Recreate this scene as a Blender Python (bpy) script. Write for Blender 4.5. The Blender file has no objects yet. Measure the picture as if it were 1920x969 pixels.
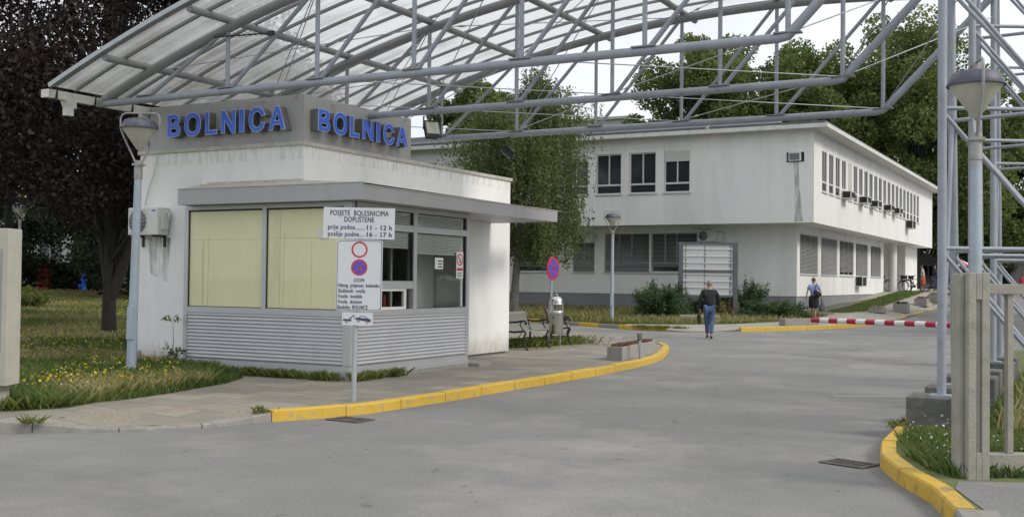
import bpy, bmesh, math, random
import numpy as np
from mathutils import Vector, Matrix
R = math.radians
random.seed(7); NP = np.random.default_rng(11)
sc = bpy.context.scene
COL = sc.collection

# ------------------------------------------------------------------ camera
cam_d = bpy.data.cameras.new('camera'); cam = bpy.data.objects.new('camera', cam_d); COL.objects.link(cam); sc.camera = cam
cam_d.sensor_width = 36; cam_d.lens = 36 * 2062.5 / 1920; cam_d.clip_start = .1; cam_d.clip_end = 2000
_y, _p, _r = R(28.408), R(1.126), R(.5987)
f0 = Vector((-math.sin(_y), math.cos(_y), 0)); r0 = Vector((math.cos(_y), math.sin(_y), 0)); u0 = Vector((0, 0, 1))
f2 = f0*math.cos(_p) + u0*math.sin(_p); u2 = u0*math.cos(_p) - f0*math.sin(_p)
r3 = r0*math.cos(_r) + u2*math.sin(_r); u3 = u2*math.cos(_r) - r0*math.sin(_r)
m = Matrix((r3, u3, -f2)).transposed().to_4x4(); m.translation = Vector((0, 0, 1.7)); cam.matrix_world = m

# ------------------------------------------------------------------ light
SUN_EL, SUN_AZ = 40, 88           # azimuth clockwise from +Y
w = bpy.data.worlds.new('World'); sc.world = w; w.use_nodes = True
nt = w.node_tree; nt.nodes.clear()
def N(nt, t, **k):
    n = nt.nodes.new(t)
    for a, b in k.items():
        if a in n.inputs: n.inputs[a].default_value = b
        else: setattr(n, a, b)
    return n
sky = N(nt, 'ShaderNodeTexSky'); sky.sky_type = 'NISHITA'; sky.sun_disc = False
sky.sun_elevation = R(SUN_EL); sky.sun_rotation = R(SUN_AZ); sky.dust_density = 3
tc = N(nt, 'ShaderNodeTexCoord'); mp = N(nt, 'ShaderNodeMapping'); mp.inputs['Scale'].default_value = (1, 1, 3)
nz = N(nt, 'ShaderNodeTexNoise', Scale=2.2, Detail=5, Roughness=.5)
cr = N(nt, 'ShaderNodeValToRGB'); cr.color_ramp.elements[0].color = (6.3, 6.7, 7.3, 1); cr.color_ramp.elements[1].color = (8.5, 8.7, 8.9, 1)
cr.color_ramp.elements[0].position = .3; cr.color_ramp.elements[1].position = .7
mx = N(nt, 'ShaderNodeMix', data_type='RGBA'); mx.inputs[0].default_value = .93
bg = N(nt, 'ShaderNodeBackground', Strength=.1); out = N(nt, 'ShaderNodeOutputWorld')
lk = nt.links.new
lk(tc.outputs['Generated'], mp.inputs[0]); lk(mp.outputs[0], nz.inputs['Vector']); lk(nz.outputs[0], cr.inputs[0])
lk(sky.outputs[0], mx.inputs[6]); lk(cr.outputs[0], mx.inputs[7]); lk(mx.outputs[2], bg.inputs[0]); lk(bg.outputs[0], out.inputs[0])
sd = bpy.data.lights.new('sun', 'SUN'); sd.energy = 1.5; sd.angle = R(16); sd.color = (1, .94, .84)
so = bpy.data.objects.new('sun', sd); COL.objects.link(so)
sv = Vector((math.sin(R(SUN_AZ))*math.cos(R(SUN_EL)), math.cos(R(SUN_AZ))*math.cos(R(SUN_EL)), math.sin(R(SUN_EL))))
so.rotation_euler = sv.to_track_quat('Z', 'Y').to_euler(); so.location = (0, 0, 60)
sc.view_settings.view_transform = 'Standard'; sc.view_settings.look = 'None'; sc.view_settings.gamma = 1
sc.view_settings.exposure = .42; sc.view_settings.use_curve_mapping = False
sc.cycles.max_bounces = 8; sc.cycles.transparent_max_bounces = 24

# ------------------------------------------------------------------ materials
def mat(name, base, rough=.7, metal=0, var=.12, scale=3, detail=6, dirt=None, dirt_scale=1.2, dirt_amt=.5, bump=0, bump_scale=40,
        spec=.5, stretch=None, grime_h=None, trans=0):
    """principled surface whose colour wanders with noise; dirt = second colour in noise patches; grime_h = (z0, z1, colour) rising damp"""
    M = bpy.data.materials.new(name); M.use_nodes = True; t = M.node_tree; b = t.nodes['Principled BSDF']
    b.inputs['Roughness'].default_value = rough; b.inputs['Metallic'].default_value = metal; b.inputs['Specular IOR Level'].default_value = spec
    g = N(t, 'ShaderNodeNewGeometry'); mpp = N(t, 'ShaderNodeMapping'); mpp.inputs['Scale'].default_value = stretch or (1, 1, 1)
    t.links.new(g.outputs['Position'], mpp.inputs[0])
    n = N(t, 'ShaderNodeTexNoise', Scale=scale, Detail=detail, Roughness=.65); t.links.new(mpp.outputs[0], n.inputs['Vector'])
    c = N(t, 'ShaderNodeValToRGB'); e = c.color_ramp.elements; e[0].position = .25; e[1].position = .75
    e[0].color = tuple(max(0, x*(1-var)) for x in base)+(1,); e[1].color = tuple(min(1, x*(1+var)) for x in base)+(1,)
    t.links.new(n.outputs[0], c.inputs[0]); cur = c.outputs[0]
    if dirt:
        n2 = N(t, 'ShaderNodeTexNoise', Scale=dirt_scale, Detail=8, Roughness=.7); t.links.new(mpp.outputs[0], n2.inputs['Vector'])
        c2 = N(t, 'ShaderNodeValToRGB'); c2.color_ramp.elements[0].position = .5; c2.color_ramp.elements[1].position = .72
        c2.color_ramp.elements[1].color = (dirt_amt,)*3+(1,)
        t.links.new(n2.outputs[0], c2.inputs[0])
        x = N(t, 'ShaderNodeMix', data_type='RGBA'); x.inputs[7].default_value = tuple(dirt)+(1,)
        t.links.new(c2.outputs[0], x.inputs[0]); t.links.new(cur, x.inputs[6]); cur = x.outputs[2]
    if grime_h:
        z0, z1, gc = grime_h
        sp = N(t, 'ShaderNodeSeparateXYZ'); t.links.new(g.outputs['Position'], sp.inputs[0])
        n3 = N(t, 'ShaderNodeTexNoise', Scale=2.5, Detail=6); t.links.new(g.outputs['Position'], n3.inputs['Vector'])
        ad = N(t, 'ShaderNodeMath', operation='MULTIPLY_ADD'); ad.inputs[1].default_value = (z1-z0)*1.2; t.links.new(n3.outputs[0], ad.inputs[0])
        ad.inputs[2].default_value = -(z1-z0)*.6
        su = N(t, 'ShaderNodeMath', operation='SUBTRACT'); t.links.new(sp.outputs[2], su.inputs[0]); t.links.new(ad.outputs[0], su.inputs[1])
        mr = N(t, 'ShaderNodeMapRange'); mr.inputs[1].default_value = z0; mr.inputs[2].default_value = z1; mr.inputs[3].default_value = .7; mr.inputs[4].default_value = 0
        t.links.new(su.outputs[0], mr.inputs[0])
        x = N(t, 'ShaderNodeMix', data_type='RGBA'); x.inputs[7].default_value = tuple(gc)+(1,)
        t.links.new(mr.outputs[0], x.inputs[0]); t.links.new(cur, x.inputs[6]); cur = x.outputs[2]
    t.links.new(cur, b.inputs['Base Color'])
    if bump:
        n4 = N(t, 'ShaderNodeTexNoise', Scale=bump_scale, Detail=6); t.links.new(g.outputs['Position'], n4.inputs['Vector'])
        bp = N(t, 'ShaderNodeBump', Strength=bump, Distance=.01); t.links.new(n4.outputs[0], bp.inputs['Height']); t.links.new(bp.outputs[0], b.inputs['Normal'])
    return M
def leafmat(name, cols, trans=.35, rough=.6):
    M = bpy.data.materials.new(name); M.use_nodes = True; t = M.node_tree; b = t.nodes['Principled BSDF']
    b.inputs['Roughness'].default_value = rough; b.inputs['Specular IOR Level'].default_value = .25
    g = N(t, 'ShaderNodeNewGeometry'); c = N(t, 'ShaderNodeValToRGB'); c.color_ramp.interpolation = 'LINEAR'
    el = c.color_ramp.elements
    el[0].position = 0; el[0].color = cols[0]+(1,); el[1].position = 1; el[1].color = cols[-1]+(1,)
    for i, cc in enumerate(cols[1:-1]): q = el.new((i+1)/(len(cols)-1)); q.color = cc+(1,)
    n = N(t, 'ShaderNodeTexNoise', Scale=.8, Detail=3); t.links.new(g.outputs['Position'], n.inputs['Vector'])
    mm = N(t, 'ShaderNodeMath', operation='MULTIPLY_ADD'); mm.inputs[1].default_value = 1.6; mm.inputs[2].default_value = -.8; t.links.new(n.outputs[0], mm.inputs[0])
    ad = N(t, 'ShaderNodeMath', operation='ADD'); ad.use_clamp = True; t.links.new(g.outputs['Random Per Island'], ad.inputs[0]); t.links.new(mm.outputs[0], ad.inputs[1])
    t.links.new(ad.outputs[0], c.inputs[0]); t.links.new(c.outputs[0], b.inputs['Base Color'])
    tr = N(t, 'ShaderNodeBsdfTranslucent'); t.links.new(c.outputs[0], tr.inputs[0]); ms = N(t, 'ShaderNodeMixShader'); ms.inputs[0].default_value = trans
    t.links.new(b.outputs[0], ms.inputs[1]); t.links.new(tr.outputs[0], ms.inputs[2]); t.links.new(ms.outputs[0], t.nodes['Material Output'].inputs[0])
    return M
def glassmat(name, tint, alpha, rough=.02, base=(.02, .025, .03)):
    M = bpy.data.materials.new(name); M.use_nodes = True; t = M.node_tree; t.nodes.clear()
    o = N(t, 'ShaderNodeOutputMaterial'); tr = N(t, 'ShaderNodeBsdfTransparent'); tr.inputs[0].default_value = tint+(1,)
    gl = N(t, 'ShaderNodeBsdfGlossy', Roughness=rough); lw = N(t, 'ShaderNodeFresnel', IOR=1.5)
    ad = N(t, 'ShaderNodeMath', operation='ADD'); ad.inputs[1].default_value = alpha; t.links.new(lw.outputs[0], ad.inputs[0])
    ms = N(t, 'ShaderNodeMixShader'); t.links.new(ad.outputs[0], ms.inputs[0]); t.links.new(tr.outputs[0], ms.inputs[1]); t.links.new(gl.outputs[0], ms.inputs[2])
    t.links.new(ms.outputs[0], o.inputs[0]); return M
def stainmat(name, col, amt=.7):
    m_ = mat(name, col, .9, var=.2, scale=4); t = m_.node_tree; b = t.nodes['Principled BSDF']; g = N(t, 'ShaderNodeNewGeometry')
    mp_ = N(t, 'ShaderNodeMapping'); mp_.inputs['Scale'].default_value = (6, 6, 1.2); t.links.new(g.outputs['Position'], mp_.inputs[0])
    n = N(t, 'ShaderNodeTexNoise', Scale=1, Detail=6); t.links.new(mp_.outputs[0], n.inputs['Vector']); c = N(t, 'ShaderNodeValToRGB'); c.color_ramp.elements[0].position = .45; c.color_ramp.elements[1].position = .75
    c.color_ramp.elements[1].color = (amt,)*3+(1,); t.links.new(n.outputs[0], c.inputs[0]); t.links.new(c.outputs[0], b.inputs['Alpha']); return m_
def plain(name, base, rough=.6, metal=0, spec=.5):
    return mat(name, base, rough, metal, var=.06, scale=8, detail=3, spec=spec)

M = {}
M['render'] = mat('painted_render', (.82, .82, .81), .85, var=.05, scale=1.3, dirt=(.62, .60, .55), dirt_scale=1.1, dirt_amt=.5, bump=.25, bump_scale=60,
                  stretch=(1, 1, .35), grime_h=(.1, .6, (.42, .39, .33)))
M['hospital'] = mat('hospital_render', (.79, .79, .775), .9, var=.05, scale=.8, dirt=(.52, .51, .48), dirt_scale=.5, dirt_amt=.5, bump=.2, bump_scale=30, stretch=(1, 1, .16))
M['plinth'] = mat('plinth_render', (.24, .245, .26), .9, var=.1, scale=1, dirt=(.3, .3, .29), dirt_amt=.5)
M['coping'] = mat('coping', (.5, .48, .44), .7, var=.15, scale=5, dirt=(.25, .2, .15), dirt_scale=6, dirt_amt=.5)
M['greymetal'] = mat('grey_cladding', (.40, .395, .41), .45, .1, var=.05, scale=2, dirt=(.26, .25, .24), dirt_scale=3, dirt_amt=.3, stretch=(1, 1, .3))
M['signgrey'] = mat('sign_cladding', (.38, .375, .375), .5, .05, var=.05, scale=2, dirt=(.22, .21, .2), dirt_scale=2.5, dirt_amt=.3, stretch=(1, 1, .3))
M['darkgreymetal'] = mat('dark_grey_frame', (.10, .105, .125), .6, var=.1)
M['boardgrey'] = mat('board_sheet', (.50, .50, .52), .6, var=.05)
M['alu'] = mat('anodised_frame', (.5, .5, .52), .4, .3, var=.04, scale=4)
M['corr'] = mat('corrugated_sheet', (.52, .525, .55), .45, .25, var=.04, scale=3, dirt=(.4, .39, .36), dirt_scale=2, dirt_amt=.25, stretch=(1, 1, .3))
M['steel'] = mat('painted_steel', (.32, .345, .40), .45, .0, var=.12, scale=2, dirt=(.24, .235, .24), dirt_scale=5, dirt_amt=.7)
M['purlin'] = mat('grey_steel', (.25, .255, .265), .5, .0, var=.1, scale=3, dirt=(.25, .24, .23), dirt_scale=4, dirt_amt=.4)
M['lamp_pole'] = mat('lamp_pole_paint', (.36, .43, .50), .5, 0, var=.1, scale=5, dirt=(.35, .27, .2), dirt_scale=3.5, dirt_amt=.55)
M['galv'] = mat('galvanised', (.42, .45, .47), .45, .4, var=.1, scale=6)
M['white'] = plain('white_paint', (.78, .78, .76), .5)
M['whiteplastic'] = mat('white_plastic', (.66, .66, .62), .5, var=.05, scale=5, dirt=(.4, .38, .32), dirt_scale=6, dirt_amt=.3)
M['signwhite'] = mat('sign_sheet', (.62, .635, .66), .4, var=.03, scale=4)
M['ink'] = plain('dark_blue_ink', (.045, .05, .12), .5)
M['red'] = plain('red_film', (.5, .03, .06), .4)
M['blue'] = plain('blue_film', (.03, .09, .55), .4)
M['letterblue'] = plain('letter_blue', (.05, .15, .72), .35)
M['letterrim'] = plain('letter_rim', (.55, .62, .82), .4)
M['yellowkerb'] = mat('yellow_kerb', (.60, .39, .05), .8, var=.22, scale=7, dirt=(.27, .24, .18), dirt_scale=7, dirt_amt=1, bump=.4)
M['greykerb'] = mat('grey_kerb', (.27, .255, .235), .9, var=.2, scale=6, dirt=(.16, .15, .13), dirt_scale=4, dirt_amt=.6, bump=.5)
M['wornkerb'] = mat('worn_yellow_kerb', (.58, .37, .05), .8, var=.15, scale=6, dirt=(.13, .125, .12), dirt_scale=4.5, dirt_amt=.9, bump=.5)
M['hospitaleave'] = mat('eaves_paint', (.66, .655, .63), .8, var=.08, scale=2, dirt=(.3, .29, .26), dirt_scale=3, dirt_amt=.5)
M['concrete'] = mat('concrete', (.33, .315, .27), .9, var=.18, scale=4, dirt=(.2, .19, .15), dirt_scale=7, dirt_amt=.55, bump=.6, bump_scale=70)
M['creamconcrete'] = mat('cream_concrete', (.40, .385, .33), .9, var=.08, scale=4, dirt=(.3, .28, .22), dirt_scale=3, dirt_amt=.5, bump=.3)
M['oldconcrete'] = mat('old_concrete', (.12, .12, .115), .95, var=.35, scale=5, dirt=(.28, .27, .24), dirt_scale=3, dirt_amt=.7, bump=.7)
M['planter'] = mat('planter_concrete', (.30, .29, .275), .9, var=.12, scale=6, dirt=(.2, .19, .17), dirt_amt=.5, dirt_scale=5, bump=.4)
M['dark'] = plain('black_iron', (.012, .013, .014), .45)
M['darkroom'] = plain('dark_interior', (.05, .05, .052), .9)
M['chrome'] = mat('stainless', (.62, .62, .6), .25, 1, var=.05, scale=5)
M['seat_mesh'] = mat('perforated_sheet', (.30, .30, .27), .5, .3, var=.08)
M['blind'] = mat('blind_slats', (.80, .80, .76), .6, var=.05)
M['shutter'] = mat('shutter_slats', (.36, .365, .36), .6, var=.06)
M['paperpane'] = mat('yellowed_paper', (.74, .72, .45), .75, var=.05, scale=1.3, dirt=(.60, .56, .33), dirt_scale=2.2, dirt_amt=.5, stretch=(1, 1, .3))
t_ = M['paperpane'].node_tree; g_ = N(t_, 'ShaderNodeNewGeometry'); mp_ = N(t_, 'ShaderNodeMapping'); mp_.inputs['Scale'].default_value = (5, 1, 1.2); t_.links.new(g_.outputs['Position'], mp_.inputs[0])
n_ = N(t_, 'ShaderNodeTexNoise', Scale=1, Detail=4); t_.links.new(mp_.outputs[0], n_.inputs['Vector']); bp_ = N(t_, 'ShaderNodeBump', Strength=.6, Distance=.05); t_.links.new(n_.outputs[0], bp_.inputs['Height']); t_.links.new(bp_.outputs[0], t_.nodes['Principled BSDF'].inputs['Normal'])
t_.nodes['Principled BSDF'].inputs['Coat Weight'].default_value = .6; t_.nodes['Principled BSDF'].inputs['Coat Roughness'].default_value = .03
M['paper'] = plain('paper', (.7, .7, .7), .8)
M['glass'] = glassmat('window_glass', (.90, .93, .92), .015)
M['farglass'] = plain('dark_glass', (.03, .035, .04), .06)
M['frosted'] = mat('frosted_plastic', (.50, .49, .42), .45, var=.08, scale=6)
M['hood'] = mat('lamp_hood', (.085, .09, .12), .5, var=.12, scale=8, dirt=(.3, .3, .3), dirt_scale=8, dirt_amt=.4)
M['rustbar'] = mat('rusty_bracket', (.35, .35, .35), .6, .2, var=.15, scale=8, dirt=(.3, .16, .08), dirt_scale=6, dirt_amt=.8)
M['orange'] = plain('orange_paint', (.62, .13, .02), .5)
M['boomred'] = plain('barrier_red', (.42, .015, .05), .45)
M['hydrant'] = plain('hydrant_blue', (.05, .17, .68), .45)
M['redbox'] = mat('faded_red', (.42, .045, .02), .6, var=.1, scale=3, dirt=(.02, .02, .02), dirt_scale=3, dirt_amt=1)
M['roofdark'] = mat('roofing_felt', (.10, .10, .11), .7, var=.3, scale=2)
M['bark_dark'] = mat('dark_bark', (.03, .027, .024), .95, var=.4, scale=8, bump=.8)
M['bark_grey'] = mat('grey_bark', (.16, .15, .13), .95, var=.4, scale=6, dirt=(.04, .04, .04), dirt_scale=5, dirt_amt=.9, bump=.6)
M['soil'] = mat('soil', (.10, .08, .055), .95, var=.3, scale=8)
M['distant'] = mat('distant_render', (.42, .42, .42), .9, var=.05, scale=.3)

def asphalt():
    m_ = mat('asphalt', (.205, .203, .197), .88, var=.18, scale=.45, detail=10, dirt=(.32, .305, .275), dirt_scale=.35, dirt_amt=1, bump=.35, bump_scale=160)
    t = m_.node_tree; b = t.nodes['Principled BSDF']; src = b.inputs['Base Color'].links[0].from_socket
    g = N(t, 'ShaderNodeNewGeometry')
    # fine aggregate
    n = N(t, 'ShaderNodeTexNoise', Scale=38, Detail=5, Roughness=.8); t.links.new(g.outputs['Position'], n.inputs['Vector'])
    c = N(t, 'ShaderNodeValToRGB'); c.color_ramp.elements[0].position = .3; c.color_ramp.elements[0].color = (.68,)*3+(1,); c.color_ramp.elements[1].position = .7; c.color_ramp.elements[1].color = (1.28,)*3+(1,)
    t.links.new(n.outputs[0], c.inputs[0])
    mu = N(t, 'ShaderNodeMix', data_type='RGBA', blend_type='MULTIPLY'); mu.inputs[0].default_value = 1
    t.links.new(src, mu.inputs[6]); t.links.new(c.outputs[0], mu.inputs[7]); cur = mu.outputs[2]
    # small oil marks and a few long cracks
    for sc_, thr, amt, st in ((5.5, .675, .8, (1, .5, 1)), (2.6, .68, .6, (1, 1, 1)), (.9, .66, .35, (1.0, .3, 1)), (.45, .58, .22, (.35, 1, 1))):
        mp_ = N(t, 'ShaderNodeMapping'); mp_.inputs['Scale'].default_value = st; mp_.inputs['Rotation'].default_value = (0, 0, .5); t.links.new(g.outputs['Position'], mp_.inputs[0])
        n = N(t, 'ShaderNodeTexNoise', Scale=sc_, Detail=4, Roughness=.6); t.links.new(mp_.outputs[0], n.inputs['Vector'])
        c = N(t, 'ShaderNodeValToRGB'); c.color_ramp.elements[0].position = thr-.02; c.color_ramp.elements[1].position = thr+.03; c.color_ramp.elements[1].color = (amt,)*3+(1,)
        t.links.new(n.outputs[0], c.inputs[0]); x = N(t, 'ShaderNodeMix', data_type='RGBA'); x.inputs[7].default_value = (.11, .11, .11, 1)
        t.links.new(c.outputs[0], x.inputs[0]); t.links.new(cur, x.inputs[6]); cur = x.outputs[2]
    mp_ = N(t, 'ShaderNodeMapping'); mp_.inputs['Scale'].default_value = (1, 1, 1); t.links.new(g.outputs['Position'], mp_.inputs[0])
    nn = N(t, 'ShaderNodeTexNoise', Scale=1.3, Detail=5); t.links.new(g.outputs['Position'], nn.inputs['Vector'])
    mv = N(t, 'ShaderNodeMix', data_type='RGBA'); mv.inputs[0].default_value = .25; t.links.new(g.outputs['Position'], mv.inputs[6]); t.links.new(nn.outputs['Color'], mv.inputs[7])
    v = N(t, 'ShaderNodeTexVoronoi', Scale=.16); v.feature = 'DISTANCE_TO_EDGE'; t.links.new(mv.outputs[2], v.inputs['Vector'])
    c = N(t, 'ShaderNodeValToRGB'); c.color_ramp.elements[0].position = .0; c.color_ramp.elements[0].color = (.25,)*3+(1,); c.color_ramp.elements[1].position = .002; c.color_ramp.elements[1].color = (0, 0, 0, 1)
    t.links.new(v.outputs[0], c.inputs[0]); x = N(t, 'ShaderNodeMix', data_type='RGBA'); x.inputs[7].default_value = (.13, .13, .13, 1)
    t.links.new(c.outputs[0], x.inputs[0]); t.links.new(cur, x.inputs[6]); cur = x.outputs[2]
    t.links.new(cur, b.inputs['Base Color']); return m_
M['asphalt'] = asphalt()
def paving():
    m_ = mat('paving_slabs', (.27, .25, .215), .9, var=.1, scale=3, dirt=(.18, .17, .15), dirt_scale=1.5, dirt_amt=.6, bump=.4, bump_scale=60)
    t = m_.node_tree; b = t.nodes['Principled BSDF']; src = b.inputs['Base Color'].links[0].from_socket
    g = N(t, 'ShaderNodeNewGeometry')
    br = N(t, 'ShaderNodeTexBrick', Scale=1.0); br.inputs['Mortar Size'].default_value = .012; br.inputs['Brick Width'].default_value = .8; br.inputs['Row Height'].default_value = .5
    br.inputs['Color1'].default_value = (.6, .6, .62, 1); br.inputs['Color2'].default_value = (1.25, 1.2, 1.08, 1); br.inputs['Mortar'].default_value = (.35, .33, .3, 1)
    t.links.new(g.outputs['Position'], br.inputs['Vector'])
    mu = N(t, 'ShaderNodeMix', data_type='RGBA', blend_type='MULTIPLY'); mu.inputs[0].default_value = .55
    t.links.new(src, mu.inputs[6]); t.links.new(br.outputs[0], mu.inputs[7]); t.links.new(mu.outputs[2], b.inputs['Base Color']); return m_
M['paving'] = paving()
M['pebble'] = mat('exposed_aggregate', (.27, .235, .19), .95, var=.45, scale=26, detail=4, dirt=(.38, .34, .28), dirt_scale=22, dirt_amt=.8, bump=1, bump_scale=50)
M['path'] = mat('worn_path', (.33, .31, .27), .95, var=.12, scale=1.5, dirt=(.25, .22, .17), dirt_scale=1, dirt_amt=.6)
M['sandy'] = mat('sandy_soil', (.27, .23, .17), .95, var=.2, scale=3, dirt=(.14, .15, .06), dirt_scale=1.5, dirt_amt=.7)
M['turf'] = mat('turf_base', (.11, .135, .045), .95, var=.35, scale=2.5, dirt=(.2, .18, .09), dirt_scale=1, dirt_amt=.6)

def polycarb():
    M_ = bpy.data.materials.new('polycarbonate_sheet'); M_.use_nodes = True; t = M_.node_tree; t.nodes.clear()
    o = N(t, 'ShaderNodeOutputMaterial'); g = N(t, 'ShaderNodeNewGeometry')
    mp_ = N(t, 'ShaderNodeMapping'); mp_.inputs['Scale'].default_value = (.12, 13, .12); t.links.new(g.outputs['Position'], mp_.inputs[0])
    n = N(t, 'ShaderNodeTexNoise', Scale=1, Detail=6, Roughness=.6); t.links.new(mp_.outputs[0], n.inputs['Vector'])
    n2 = N(t, 'ShaderNodeTexNoise', Scale=1.1, Detail=5, Roughness=.6); t.links.new(g.outputs['Position'], n2.inputs['Vector'])
    sp = N(t, 'ShaderNodeMath', operation='ADD'); t.links.new(n.outputs[0], sp.inputs[0]); t.links.new(n2.outputs[0], sp.inputs[1])
    # tone falls towards the low gutter end: shade of the tree behind, painted in
    sx = N(t, 'ShaderNodeSeparateXYZ'); t.links.new(g.outputs['Position'], sx.inputs[0])
    mr = N(t, 'ShaderNodeMapRange'); mr.inputs[1].default_value = -14.8; mr.inputs[2].default_value = -9; mr.inputs[3].default_value = -.38; mr.inputs[4].default_value = .12
    t.links.new(sx.outputs[0], mr.inputs[0]); ad = N(t, 'ShaderNodeMath', operation='ADD'); t.links.new(sp.outputs[0], ad.inputs[0]); t.links.new(mr.outputs[0], ad.inputs[1])
    c = N(t, 'ShaderNodeValToRGB'); c.color_ramp.elements[0].position = .5; c.color_ramp.elements[0].color = (.40, .39, .36, 1)
    c.color_ramp.elements[1].position = 1.15; c.color_ramp.elements[1].color = (.76, .77, .76, 1)
    t.links.new(ad.outputs[0], c.inputs[0])
    tl = N(t, 'ShaderNodeBsdfTranslucent'); tp = N(t, 'ShaderNodeBsdfTransparent'); gl = N(t, 'ShaderNodeBsdfGlossy', Roughness=.3)
    t.links.new(c.outputs[0], tl.inputs[0]); t.links.new(c.outputs[0], tp.inputs[0])
    a = N(t, 'ShaderNodeMixShader'); a.inputs[0].default_value = .45; t.links.new(tl.outputs[0], a.inputs[1]); t.links.new(tp.outputs[0], a.inputs[2])
    b = N(t, 'ShaderNodeMixShader'); b.inputs[0].default_value = .05; t.links.new(a.outputs[0], b.inputs[1]); t.links.new(gl.outputs[0], b.inputs[2])
    t.links.new(b.outputs[0], o.inputs[0]); return M_
M['poly'] = polycarb()
LM = {
 'beech': leafmat('copper_leaf', [(.014, .009, .011), (.024, .016, .018), (.04, .026, .027), (.065, .045, .038)], .2),
 'darkgreen': leafmat('dark_green_leaf', [(.014, .024, .012), (.026, .042, .018), (.045, .062, .024)], .25),
 'yellowgreen': leafmat('autumn_leaf', [(.06, .085, .014), (.15, .15, .022), (.27, .19, .025)], .4),
 'birch': leafmat('birch_leaf', [(.065, .10, .04), (.105, .145, .055), (.155, .20, .08), (.24, .25, .085)], .48),
 'plane': leafmat('plane_leaf', [(.07, .105, .035), (.115, .165, .05), (.17, .225, .07), (.25, .28, .085)], .52),
 'juniper': leafmat('juniper_needle', [(.035, .07, .03), (.065, .115, .045), (.11, .165, .06)], .2),
 'grass': leafmat('grass_blade', [(.08, .12, .025), (.14, .19, .04), (.20, .235, .06), (.30, .28, .11)], .45),
 'drygrass': leafmat('dry_grass_blade', [(.16, .19, .05), (.27, .27, .09), (.40, .36, .17), (.48, .42, .26)], .45),
 'lushgrass': leafmat('lush_grass_blade', [(.07, .12, .03), (.11, .18, .045), (.17, .24, .07), (.25, .25, .10)], .45),
 'yflower': leafmat('yellow_petal', [(.6, .42, .02), (.7, .55, .05)], .3),
 'wflower': leafmat('white_petal', [(.6, .6, .55), (.75, .75, .7)], .3),
 'sedum': leafmat('red_sedum', [(.24, .09, .08), (.30, .17, .12), (.16, .15, .07)], .3),
}

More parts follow.
